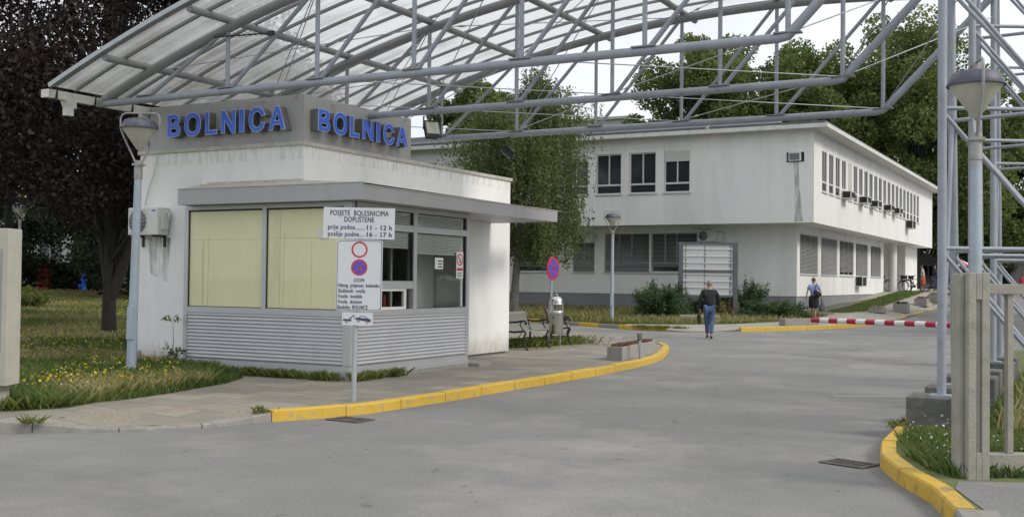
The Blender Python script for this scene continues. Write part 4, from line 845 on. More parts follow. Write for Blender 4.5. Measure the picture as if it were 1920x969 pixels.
def planter(loc, rz, L, W, H, label, plants=None, plabel=''):
    e = empty('concrete_planter', loc, rz); tag(e, label, 'planter', 'concrete planters')
    k = MB(); t_ = .05
    k.box(-L/2, L/2, -W/2, -W/2+t_, 0, H); k.box(-L/2, L/2, W/2-t_, W/2, 0, H); k.box(-L/2, -L/2+t_, -W/2+t_, W/2-t_, 0, H); k.box(L/2-t_, L/2, -W/2+t_, W/2-t_, 0, H); k.build('trough', 'planter', e, .008)
    k = MB(); k.box(-L/2+t_, L/2-t_, -W/2+t_, W/2-t_, H-.08, H-.03); k.build('soil', 'soil', e)
    if plants:
        mname, n, hh = plants; P = []; F = []
        for i in range(n):
            x = random.uniform(-L/2+.07, L/2-.07); y = random.uniform(-W/2+.07, W/2-.07); h = random.uniform(.4, 1)*hh; a = random.uniform(0, 6.28); b = len(P)
            dx, dy = math.cos(a)*.02, math.sin(a)*.02; lx, ly = random.uniform(-.04, .04), random.uniform(-.04, .04)
            P += [(x-dx, y-dy, H-.04), (x+dx, y+dy, H-.04), (x+lx+dx, y+ly+dy, H-.04+h), (x+lx-dx, y+ly-dy, H-.04+h)]; F.append((b, b+1, b+2, b+3))
        k = MB(); k.add(P, F); o = k.build('planter_flowers', LM[mname]); o.location = loc; o.rotation_euler = (0, 0, rz); tag(o, plabel, 'flowers', 'plants in the planters')
planter((-8.80, 21.63, .11), R(96), 2.5, .32, .28, 'long grey concrete planter with reddish plants by the yellow kerb', ('sedum', 900, .10), 'reddish sedum growing in the long planter by the yellow kerb')
planter((-9.78, 39.9, .11), R(44), 1.35, .45, .32, 'weathered concrete planter on the far pavement behind the yellow kerb', ('drygrass', 60, .08), 'dry weeds in the planter on the far pavement')
for i, (x, y, lab, pl, pm) in enumerate(((-9.0, 51.0, 'low broken planter nearest the barrier tip beyond the road', 'dark weeds in the low broken planter', 'drygrass'), (-8.35, 53.3, 'square concrete planter with dark plants beside the lane kerb', 'dark green plants in the square planter', 'darkgreen'),
        (-8.3, 59.3, 'concrete planter with rusty red plants beside the lane kerb', 'rusty red plants in the lane planter', 'sedum'), (-8.3, 64.0, 'farthest concrete planter with reddish plants beside the lane kerb', 'reddish plants in the farthest planter', 'sedum'))):
    planter((x, y, gz(x, y)+.12), R(90), .95, .6, .22 if i == 0 else .40, lab, (pm, 70, .16), pl)
e = empty('bollard_post', (-8.32, 20.9, .12), rz=R(60), rot=(0, R(-3), R(60))); tag(e, 'short leaning grey steel post in front of the long planter', 'bollard')
k = MB(); k.box(-.025, .03, -.02, .02, 0, .48); k.box(.005, .03, -.03, -.021, 0, .36); k.build('post', 'galv', e); k = MB(); k.box(-.045, .045, -.035, .035, .50, .53); k.box(-.035, .04, -.03, .03, .38, .5); k.build('head', 'oldconcrete', e)

def grate(loc, rz, wd, dp, label):
    e = empty('drain_grate', loc, rz); tag(e, label, 'drain grate', 'drain grates in the road')
    k = MB(); k.box(-wd/2, wd/2, -dp/2, dp/2, .002, .006); k.build('pit', 'dark', e)
    k = MB(); fw = .03
    k.box(-wd/2-.02, wd/2+.02, -dp/2-.02, -dp/2+.01, .006, .016); k.box(-wd/2-.02, wd/2+.02, dp/2-.01, dp/2+.02, .006, .016); k.box(-wd/2-.02, -wd/2+.01, -dp/2+.01, dp/2-.01, .006, .016); k.box(wd/2-.01, wd/2+.02, -dp/2+.01, dp/2-.01, .006, .016)
    if wd > .45: k.box(-.015, .015, -dp/2+.01, dp/2-.01, .006, .016)
    k.build('frame', 'rustmetal', e)
    k = MB(); n = int(wd/.06)
    for i in range(n): x = -wd/2+.03+i*(wd-.06)/(n-1); k.bar((x-.01, -dp/2+.01, .011), (x+.02, dp/2-.01, .011), .016, .003)
    k.build('bars', 'rustmetal', e)
M['rustmetal'] = mat('rusty_iron', (.15, .135, .12), .8, .3, var=.3, scale=10, dirt=(.2, .12, .07), dirt_scale=6, dirt_amt=.6)
grate((-8.0, 10.74, 0), R(-4), .46, .3, 'rusty drain grate in the road below the sign post'); grate((-2.14, 10.68, 0), R(-20), .42, .28, 'wide drain grate beside the right island kerb')

# ================================================================== gate posts and fence
def fpt(a, b): return Vector((-.95, 9.76, 0))+r0*a+f0*b
e = empty('gate_post', (-.95, 9.76, .1), rz=R(28.4)); tag(e, 'weathered concrete gate post with a vertical groove at the right', 'gate post', 'concrete gate posts')
k = MB(); W = .0875
k.box(-W, -.024, -.08, .08, -.02, 1.7); k.box(.024, W, -.08, .08, -.02, 1.7); k.box(-.024, .024, -.055, .08, -.02, 1.7); k.box(-.024, .024, -.08, -.055, 1.48, 1.7); k.box(-.024, .024, -.08, -.055, -.02, .24); k.build('post', 'concrete', e, .006)
k = MB(); k.box(-W-.045, -W-.002, .0, .16, -.02, 1.69); k.build('side_slab', 'concrete', e, .006)
e = empty('concrete_fence', tuple(fpt(.16, .12))[:2]+(.05,), rz=R(28.4)); tag(e, 'concrete balustrade fence running right from the gate post', 'fence')
k = MB(); k.box(-.07, 4, -.05, .05, 1.575, 1.66); k.build('top_rail', 'concrete', e, .006); k = MB(); k.box(-.07, 4, -.07, .07, -.04, .26); k.build('low_wall', 'concrete', e, .006)
for i in range(9): x = .17+i*.42; k = MB(); k.box(x-.025, x+.025, -.035, .035, .261, 1.574); k.build('baluster', 'concrete', e, .005)
e = empty('gate_post', (-11.5, 8.53, .05), rz=R(28.4)); tag(e, 'broad concrete gate post with stepped foot at the left edge', 'gate post', 'concrete gate posts')
k = MB(); k.box(-.42, .205, -.16, .16, .36, 2.19); k.box(-.14, -.085, -.2, -.16, .4, 2.19); k.box(-.03, .205, -.19, -.16, .36, 2.19); k.build('post', 'creamconcrete', e, .008); k = MB(); k.box(-.40, .10, -.14, .14, -.06, .359); k.build('foot', 'creamconcrete', e, .008)
k = MB(); k.box(.115, .135, -.192, -.1885, .75, 1.95); k.build('groove', 'plinth', e)

# ================================================================== barrier
e = empty('road_barrier', (-2.25, 24.9, .12)); tag(e, 'red and white striped road barrier lowered from an orange cabinet', 'barrier')
k = MB(); k.box(-.2, .22, -.18, .18, 0, .86); k.box(-.22, .24, -.2, .2, .86, .89); k.box(-.26, .28, -.24, .24, -.1, .02); k.build('cabinet', 'orange', e, .01)
A = Vector((-.1, -.25, .73)); B = Vector((-3.95, 1.7, .70)); d = (B-A)
k = MB(); k.tube([A, A+d*.04], .058, 14, 1)
nseg = 16; a_ = .04
for i in range(nseg):
    t0 = a_+(1-a_)*i/nseg; t1 = a_+(1-a_)*(i+1)/nseg; k.tube([A+d*t0, A+d*t1], .062, 14, 0 if (nseg-i) % 2 == 1 else 1, cap=(i == nseg-1))
k.build('boom', ['boomred', 'white'], e)

# ================================================================== hospital
hb = empty('hospital_building', (-11.86, 48, .2)); tag(hb, 'long white two storey hospital block with overhanging upper floor and grey plinth', 'building')
HO = Vector(hb.location)
def H(mb, name, mats, parent=None): mb.xform(Matrix.Translation(-HO)); return mb.build(name, mats, parent or hb)
def wall(k, ax, c, u0_, u1_, z0_, z1_, holes, depth=.18):
    us = sorted({u0_, u1_, *[q for h in holes for q in h[:2]]}); zs = sorted({z0_, z1_, *[q for h in holes for q in h[2:]]})
    pt = (lambda u, z, d=0: (u, c+d, z)) if ax == 'y' else (lambda u, z, d=0: (c-d, u, z))
    for a, b in zip(us, us[1:]):
        for lo, hi in zip(zs, zs[1:]):
            if any(h[0] <= a and b <= h[1] and h[2] <= lo and hi <= h[3] for h in holes): continue
            k.add([pt(a, lo), pt(b, lo), pt(b, hi), pt(a, hi)], [(0, 1, 2, 3)])
    for a, b, lo, hi in holes:
        for p in (((a, lo), (b, lo)), ((b, lo), (b, hi)), ((b, hi), (a, hi)), ((a, hi), (a, lo))): k.add([pt(*p[0]), pt(*p[1]), pt(*p[1], depth), pt(*p[0], depth)], [(0, 1, 2, 3)])
def bx(k, ax, c, a, b, d0, d1, z0_, z1_, mi=0):
    if ax == 'x': d0 -= .07; d1 -= .07
    if ax == 'y': k.box(a, b, c+d0, c+d1, z0_, z1_, mi)
    else: k.box(c-d1, c-d0, a, b, z0_, z1_, mi)
def window(ax, c, a, b, z0_, z1_, vert=(.5,), rail=None, sh=None, slats=None, fm='winframe', sill=True, open_=None):
    k = MB(); f = .055
    bx(k, ax, c, a+.002, a+f, .08, .16, z0_+.002, z1_-.002); bx(k, ax, c, b-f, b-.002, .08, .16, z0_+.002, z1_-.002); bx(k, ax, c, a+f, b-f, .08, .16, z0_+.002, z0_+f); bx(k, ax, c, a+f, b-f, .08, .16, z1_-f, z1_-.002)
    for v in vert: x = a+(b-a)*v; bx(k, ax, c, x-f/2, x+f/2, .083, .158, (z0_+f) if rail is None else z0_+rail+.04, z1_-f)
    if rail: bx(k, ax, c, a+f, b-f, .082, .159, z0_+rail-.04, z0_+rail+.04)
    if sill: bx(k, ax, c, a-.06, b+.06, .02 if ax == 'x' else -.06, .1, z0_-.05, z0_+.001)
    w_ = H(k, 'window', fm)
    k = MB(); bx(k, ax, c, a+.02, b-.02, .12, .13, z0_+.02, z1_-.02); H(k, 'pane', 'farglass', w_)
    if sh:                        # roller box and partly lowered shutter
        k = MB(); bx(k, ax, c, a+.005, b-.005, .085 if ax == 'x' else .02, .18 if ax == 'x' else .12, z1_-.002, z1_+.19); H(k, 'shutter_box', 'hospital', w_)
        if sh > .05:
            k = MB(); z = z1_-.004
            while z > z1_-sh: bx(k, ax, c, a+.01, b-.01, .072 if ax == 'x' else .035, .08 if ax == 'x' else .06, z-.045, z); z -= .052
            H(k, 'shutter', 'shutterpale', w_)
    if slats:
        k = MB(); z = z1_-.03; zb, tl = slats
        pt = (lambda u, z, d: (u, c+d, z)) if ax == 'y' else (lambda u, z, d: (c-d+.06, u, z))
        while z > z0_+zb:
            k.add([pt(a+.02, z, .075), pt(b-.02, z, .075), pt(b-.02, z-tl, .02), pt(a+.02, z-tl, .02)], [(0, 1, 2, 3)]); z -= .06
        k.add([pt(a+.02, z, .07), pt(b-.02, z, .07), pt(b-.02, z-.03, .03), pt(a+.02, z-.03, .03)], [(0, 1, 2, 3)])
        H(k, 'blind', 'shutter', w_)
    return w_
M['winframe'] = plain('window_frame_paint', (.62, .62, .6), .5); M['shutterpale'] = plain('pale_shutter', (.6, .6, .57), .6)
XU, YU, ZU0, ZU1 = -10.8, 46.5, 4.25, 8.32; XL = -11.86; YL = 48.0
# upper front windows
UF = []; x = -16.24
UF = [(-17.45, -16.24), (-19.13, -17.84), (-20.78, -19.52)]+[(-20.78-1.66*i, -19.52-1.66*i) for i in range(1, 12)]
k = MB(); wall(k, 'y', YU, -42, XU, ZU0, ZU1, [(a, b, 5.68, 7.72) for a, b in UF]+[(-11.96, -11.21, 6.81, 7.23)])
UR = [48.0+1.343*i for i in range(21)]
wall(k, 'x', XU, YU, 82, ZU0, ZU1, [(y, y+.93, 5.66, 7.65) for y in UR])
k.add([(XU, 82, ZU0), (-24, 82, ZU0), (-24, 82, ZU1), (XU, 82, ZU1)], [(0, 1, 2, 3)]); k.add([(-42, YU, ZU0), (-42, 60, ZU0), (-42, 60, ZU1), (-42, YU, ZU1)], [(0, 1, 2, 3)])
k.add([(-42, 60, ZU0), (-24, 60, ZU0), (-24, 60, ZU1), (-42, 60, ZU1)], [(0, 1, 2, 3)]); k.add([(-24, 60, ZU0), (-24, 82, ZU0), (-24, 82, ZU1), (-24, 60, ZU1)], [(0, 1, 2, 3)])
k.add([(-42, YU, ZU0), (XU, YU, ZU0), (XU, 60, ZU0), (-42, 60, ZU0)], [(0, 1, 2, 3)]); k.add([(-24, 60, ZU0), (XU, 60, ZU0), (XU, 82, ZU0), (-24, 82, ZU0)], [(0, 1, 2, 3)])
H(k, 'upper_wall', 'hospital')
for i, (a, b) in enumerate(UF): window('y', YU, a, b, 5.68, 7.53, rail=.42, sh=(.46, .04, .04, .3, .04, .6, .04)[i % 7])
rr = random.Random(3)
for i, y in enumerate(UR):
    window('x', XU, y, y+.93, 5.66, 7.46, vert=(.5,), rail=.42, sh=.04 if i != 4 else 1.75, slats=None)
# lower walls
LF = [(-18.63, -16.40, (.3, .55)), (-20.98, -18.71, (.32, .6)), (-22.63, -21.49, (.5,)), (-25.76, -23.79, (.33, .66)), (-28.6, -26.4, (.33, .66)), (-31.4, -29.2, (.33, .66)), (-34.4, -32.2, (.33, .66)), (-37.4, -35.2, (.33, .66))]
LR = [(48.56, 51.91), (52.63, 56.06), (56.7, 60.13), (60.79, 64.06), (65.01, 68.18)]
k = MB(); wall(k, 'y', YL, -42, XL, 1.12, ZU0, [(a, b, 2.12, 3.95) for a, b, _ in LF]); wall(k, 'x', XL, YL, 69.1, 1.12, ZU0, [(a, b, 2.11, 3.9) for a, b in LR])
k.box(-20, XL-.001, 69.0, 69.1, .9, ZU0-.002); k.box(-15.5, -15.3, 69.1, 76.7, .9, ZU0-.002); k.box(-15.3, XL+.1, 76.6, 81.7, .9, ZU0-.003)
k.box(-42, -41.9, YL+.01, 59.9, .2, ZU0-.002); H(k, 'lower_wall', 'hospital')
k = MB(); k.box(-42, XL-.03, YL+.03, YL+.3, -.3, 1.119); k.box(XL-.3, XL-.03, YL+.3, 69.05, -.3, 1.119); H(k, 'plinth', 'plinth')
for i, (a, b, v) in enumerate(LF): window('y', YL, a, b, 2.12, 3.95, vert=v, rail=.45, slats=(0.06 if i % 3 else .3, .03))
for i, (a, b) in enumerate(LR): window('x', XL, a, b, 2.11, 3.9, vert=(.33, .66), slats=((.08, .05), (.02, .062), (.25, .04), (.1, .05), (.1, .045))[i])
k = MB(); k.lathe([(.26, 0), (.26, 3.05)], (-11.75, 71.6, 1.2), 20); H(k, 'column', 'hospital')
# flat roof with thin eaves
k = MB(); a1, b1 = XU+.67, YU-.55
k.prism([(-42.6, b1, 8.16), (a1, b1, 8.16), (a1, 82.6, 8.16), (-24.6, 82.6, 8.16), (-24.6, 60.6, 8.16), (-42.6, 60.6, 8.16)], (0, 0, .17)); H(k, 'eaves', 'hospitaleave')
k = MB(); k.prism([(-42.4, b1+.15, 8.332), (a1-.12, b1+.15, 8.332), (a1-.12, 82.4, 8.332), (-24.6, 82.4, 8.332), (-24.6, 60.4, 8.332), (-42.4, 60.4, 8.332)], (0, 0, .13)); rf = H(k, 'roof', 'roofdark')
k = MB(); k.box(-42.3, -12.2, b1+.3, b1+1.2, 8.463, 8.56); 
for x in (-15.3, -21.2, -27): k.box(x-.05, x+.05, b1-.03, b1+.4, 8.33, 8.66)
H(k, 'roof_flashing', 'galv', rf)
k = MB(); k.add([(-11.65, YU-.006, 6.8), (-11.45, YU-.006, 6.8), (-11.4, YU-.006, 5.8), (-11.25, YU-.006, 4.3), (-11.6, YU-.006, 4.3), (-11.6, YU-.006, 5.8)], [(0, 1, 2, 3, 4, 5)]); M['rustain'] = stainmat('drip_stain', (.40, .395, .38), .65); M['rustain'].node_tree.nodes['Color Ramp.001'].color_ramp.elements[0].position = .3; M['rustain'].node_tree.nodes['Color Ramp.001'].color_ramp.elements[1].position = .62; H(k, 'drip_stain', 'rustain')
# parts fixed to it: air conditioners (things)
def boxac(loc, rz, wd, h, dp, label, cat='air conditioner'):
    e = empty('window_air_conditioner', loc, rz); tag(e, label, cat, 'air conditioners on the buildings'); k = MB(); k.box(-wd/2, wd/2, -dp, .1, 0, h); k.build('casing', 'whiteplastic', e, .01)
    k = MB(); k.box(-wd/2-.004, -wd/2, -dp+.04, -.05, .04, h-.04); k.box(-wd/2+.05, wd/2-.05, -dp-.004, -dp, .05, h-.05); k.build('grille', 'dark', e)
for y, z, l in ((52.4, 5.62, 'window air conditioner in the upper side windows, nearest the corner'), (56.4, 5.66, 'window air conditioner in the upper side windows, second from the corner'), (59.3, 5.66, 'window air conditioner in the upper side windows, third from the corner'),
        (63.2, 5.7, 'window air conditioner in the upper side windows, fourth from the corner'), (66.0, 5.7, 'window air conditioner in the upper side windows, fifth from the corner')): boxac((XU, y, z), R(90), 1.0, .36, .45, l)
boxac((XU, 70.8, 5.08), R(90), 1.1, .52, .45, 'boxy air conditioner hung below the far upper side windows'); boxac((XL, 61.1, 1.55), R(90), 1.1, .55, .4, 'air conditioner low on the ground floor side wall')
e = empty('window_air_conditioner', (-11.585, YU, 6.83)); tag(e, 'air conditioner set in a dark wall opening above a drip stain', 'air conditioner', 'air conditioners on the buildings')
k = MB(); k.box(-.26, .24, -.12, .14, .02, .38); k.build('casing', 'whiteplastic', e, .01); k = MB(); k.box(-.22, .2, -.125, -.121, .06, .34); k.build('grille', 'vent', e); k = MB(); k.box(-.37, .37, .15, .16, 0, .4); k.build('opening', 'dark', e)
outdoor_unit('outdoor_ac_unit', (-15.86, YL, 3.52), 0, 'outdoor air conditioner above the notice board on the far wall', .8, .52, False)
outdoor_unit('outdoor_ac_unit', (-21.9, YL, 3.5), 0, 'outdoor air conditioner half hidden by the hanging birch twigs', .8, .45, False)
k = MB(); k.tube([(-15.4, YL-.05, 3.5), (-15.1, YL-.05, 3.5), (-15.1, YL-.05, 3.95), (-16.6, YL-.05, 4.15)], .02, 5); H(k, 'pipe', 'coping')

# ------------------------------------------------------------------ background buildings
def block(name, x0, x1, y0, y1, z0, z1, label, rows=(), mname='distant', cols=8, plinth=None, wh=1.6):
    e = empty(name, ((x0+x1)/2, y0, z0)); tag(e, label, 'building'); O = Vector(e.location)
    k = MB(); k.box(x0, x1, y0, y1, z0 if not plinth else plinth, z1); k.xform(Matrix.Translation(-O)); k.build('wall', mname, e)
    if plinth: k = MB(); k.box(x0+.03, x1-.03, y0+.03, y1-.03, z0-.5, plinth-.001); k.xform(Matrix.Translation(-O)); k.build('plinth', 'plinth', e)
    k = MB(); k.box(x0-.4, x1+.4, y0-.4, y1+.4, z1, z1+.3); k.xform(Matrix.Translation(-O)); k.build('roof', 'distant', e)
    for z in rows:
        for i in range(cols):
            a = x0+(x1-x0)*(i+.2)/cols; b = x0+(x1-x0)*(i+.8)/cols; k = MB(); k.box(a, b, y0-.03, y0+.02, z, z+wh, 0); k.box(a-.05, b+.05, y0-.06, y0-.031, z-.08, z, 1); k.box((a+b)/2-.04, (a+b)/2+.04, y0-.05, y0-.031, z, z+wh, 1)
            k.xform(Matrix.Translation(-O)); k.build('window', ['farglass', 'winframe'], e)
block('pavilion', -95, -47.2, 44, 56, .8, 5.5, 'white single storey building with grey plinth behind the dark trees', (2.4,), 'hospital', 16, 1.3)
block('high_rise', -66, -49, 118, 135, 1, 20.5, 'pale flat roofed block far behind the birch', (5, 8.5, 12, 15.5), 'distant', 8)
block('ward_block', -5, 45, 150, 170, 1, 30, 'large plain grey block rising behind the right trees', (4, 8, 12, 16, 20), 'distant', 14)
block('annex', -24, 30, 118, 126, 1.2, 4.6, 'low pale annex across the lane behind the bicycles', (2.0,), 'distant', 10)

# ================================================================== notice board, hydrant, cabinet, car
def at(side, fwd): p = r0*side+f0*fwd; return (p.x, p.y)
x, y = at(8.2, 46); e = empty('notice_board', (x, y, gz(x, y)+.08), rz=R(28)); tag(e, 'grey framed empty notice board with white rails on two posts', 'notice board')
k = MB(); k.box(-1.23, -1.05, -.07, .07, -.1, 3.15); k.box(1.05, 1.23, -.07, .07, -.1, 3.15); k.box(-1.05, 1.05, -.05, .05, 3.06, 3.15); k.box(-1.05, 1.05, -.05, .05, 1.9, 1.98); k.box(-1.05, 1.05, -.05, .05, .86, .93); k.build('frame', 'darkgreymetal', e)
k = MB(); k.box(-1.05, 1.05, .0, .03, .93, 3.06); k.build('panel', 'boardgrey', e)
k = MB()
for z in (1.0, 1.27, 1.54, 1.82, 2.04, 2.3, 2.58, 2.88): k.box(-1.05, -.02, -.035, -.02, z-.012, z+.012); k.box(-.0, 1.05, -.036, -.022, z-.02, z+.004)
k.build('rails', 'white', e)
k = MB()
for xx in (-.93, -.13, .93):
    z = .95
    while z < 3.0:
        h = random.uniform(.05, .16); k.box(xx-.018, xx+.018, -.0185, -.001, z, z+h); z += h+random.uniform(.02, .09)
k.build('torn_tape', 'rustmetal', e)

x, y = at(7.35, 43.2); e = MB(); e.box(-.75, .8, -.15, .15, -.1, .24); o = e.build('low_concrete_edge', 'concrete', None, .02); o.location = (x, y, gz(x, y)+.1); o.rotation_euler = (0, 0, R(28)); tag(o, 'low concrete edging block in front of the notice board', 'edging')
x, y = at(-22.16, 57); e = empty('fire_hydrant', (x, y, gz(x, y)+.12)); tag(e, 'bright blue fire hydrant standing in the meadow', 'hydrant')
k = MB(); k.lathe([(.2, 0), (.2, .04), (.13, .05), (.12, .6), (.15, .62), (.15, .66), (.13, .68), (.13, .82), (.16, .84), (.14, .92), (.07, .99), (0, 1.0)], n=18); k.build('barrel', 'hydrant', e)
for s, z, r_ in ((-1, .72, .06), (1, .72, .06)): k = MB(); k.tube([(s*.1, 0, z), (s*.22, 0, z)], [r_, r_*1.1], 12); k.build('outlet', 'hydrant', e)
k = MB(); k.tube([(-.02, -.08, .35), (-.1, -.26, .35)], [.1, .11], 12); k.build('pumper_outlet', 'hydrant', e); k = MB(); k.tube([(0, 0, .99), (0, 0, 1.08)], .035, 6); k.build('cap_nut', 'dark', e)
x, y = at(-24.2, 57); e = empty('red_cabinet', (x, y, gz(x, y)+.12), rz=R(25)); tag(e, 'battered red metal cabinet with dark patches beside the round bush', 'cabinet')
k = MB(); k.box(-.3, .3, -.2, .2, .02, .62); k.box(-.3, .3, -.2, .2, .72, 1.2); k.box(-.27, .27, -.17, .17, .62, .72); k.build('body', 'redbox', e, .03); k = MB(); k.tube([(-.28, 0, 1.2), (-.2, 0, 1.32), (.2, 0, 1.32), (.28, 0, 1.2)], .03, 6); k.box(-.12, .12, -.215, -.2, .62, .8); k.build('handle', 'dark', e)

def car():
    x, y = at(17.0, 36); e = empty('parked_car', (x+.3, y, gz(x, y)+.005), rz=R(15)); tag(e, 'dark blue parked car with its front just inside the right edge', 'car')
    prof = [(-.05, .32), (0, .55), (.08, .66), (1.05, .80), (1.75, 1.28), (2.9, 1.32), (3.6, .95), (4.1, .9), (4.15, .35), (3.75, .3), (.35, .28)]
    k = MB(); wdt = [.72, .78, .8, .82, .62, .62, .8, .78, .78, .8, .8]
    v = [(a, -w_, z) for (a, z), w_ in zip(prof, wdt)]+[(a, w_, z) for (a, z), w_ in zip(prof, wdt)]; n = len(prof)
    k.add(v, [tuple(range(n)), tuple(range(2*n-1, n-1, -1))]+[(i, n+i, n+(i+1) % n, (i+1) % n) for i in range(n)]); b = k.build('body', 'carpaint', e, .04)
    for s in (-1, 1):
        k = MB(); k.add([(1.2, s*.80, .84), (1.82, s*.645, 1.22), (2.85, s*.645, 1.25), (3.4, s*.80, .95)], [(0, 1, 2, 3)]); k.build('side_window', 'farglass', e)
        k = MB(); k.box(-.03, .05, s*.62-.13, s*.62+.13, .5, .62); k.build('headlight', 'chrome', e)
        for a in (.8, 3.35):
            k = MB(); k.lathe([(.12, -.09), (.27, -.09), (.3, -.07), (.3, .07), (.27, .09), (.12, .09)], n=20); k.xform(Matrix.Translation((a, s*.74, .3)) @ Matrix.Rotation(R(90), 4, 'X')); w_ = k.build('wheel', 'tyre', e)
            k = MB(); k.lathe([(0, .095), (.17, .095), (.18, .08), (.18, -.08), (.17, -.095), (0, -.095)], n=16); k.xform(Matrix.Translation((a, s*.74, .3)) @ Matrix.Rotation(R(90), 4, 'X')); k.build('rim', 'galv', w_)
    k = MB(); k.add([(1.1, -.76, .86), (1.1, .76, .86), (1.72, .6, 1.27), (1.72, -.6, 1.27)], [(0, 1, 2, 3)]); k.build('windscreen', 'farglass', e)
    k = MB(); k.box(-.07, .0, -.35, .35, .42, .52); k.build('grille', 'dark', e); k = MB(); k.box(-.09, -.05, -.26, .26, .3, .4); k.build('number_plate', 'white', e)
M['carpaint'] = mat('dark_blue_paint', (.012, .016, .035), .2, 0, var=.05, spec=.8); M['tyre'] = plain('tyre', (.02, .02, .02), .9)
car()

# ================================================================== people
M['skin'] = plain('skin', (.42, .24, .17), .6); M['hairgrey'] = plain('grey_hair', (.22, .2, .19), .9); M['hairbrown'] = plain('reddish_brown_hair', (.10, .05, .04), .85); M['hairdark'] = plain('dark_hair', (.02, .015, .015), .8)
M['jacket'] = mat('dark_jacket', (.014, .015, .022), .85, var=.3, scale=6, bump=.6, bump_scale=14); M['jeans'] = mat('blue_jeans', (.075, .115, .225), .9, var=.3, scale=7, dirt=(.15, .20, .32), dirt_scale=5, dirt_amt=.7, bump=.6, bump_scale=18)
M['blouse'] = mat('patterned_blouse', (.20, .27, .52), .85, var=.6, scale=28, dirt=(.45, .5, .62), dirt_scale=20, dirt_amt=.9); M['skirt'] = plain('black_skirt', (.008, .008, .01), .8); M['sandal'] = plain('beige_shoe', (.4, .33, .22), .7)
M['whitecloth'] = mat('white_cloth', (.6, .57, .55), .85, var=.1); M['pinkcloth'] = plain('rust_skirt', (.45, .12, .06), .8); M['redcloth'] = plain('red_cloth', (.5, .03, .05), .8); M['greenbag'] = mat('grey_plastic_bag', (.10, .11, .12), .4, var=.3, scale=12)
def skin(name, nodes, edges, mname, parent, root=0, sub_=2):
    me = bpy.data.meshes.new(name); names = list(nodes); me.from_pydata([nodes[n][0] for n in names], [(names.index(a), names.index(b)) for a, b in edges], []); me.materials.append(M[mname])
    bm = bmesh.new(); bm.from_mesh(me); ly = bm.verts.layers.skin.verify(); bm.verts.ensure_lookup_table()
    for i, n in enumerate(names):
        r_ = nodes[n][1]; bm.verts[i][ly].radius = (r_, r_) if not isinstance(r_, tuple) else r_; bm.verts[i][ly].use_root = (i == root)
    bm.to_mesh(me); bm.free(); o = link(bpy.data.objects.new(name, me), parent)
    s = o.modifiers.new('skin', 'SKIN'); s.use_smooth_shade = True; ss = o.modifiers.new('subsurf', 'SUBSURF'); ss.levels = ss.render_levels = sub_; return o
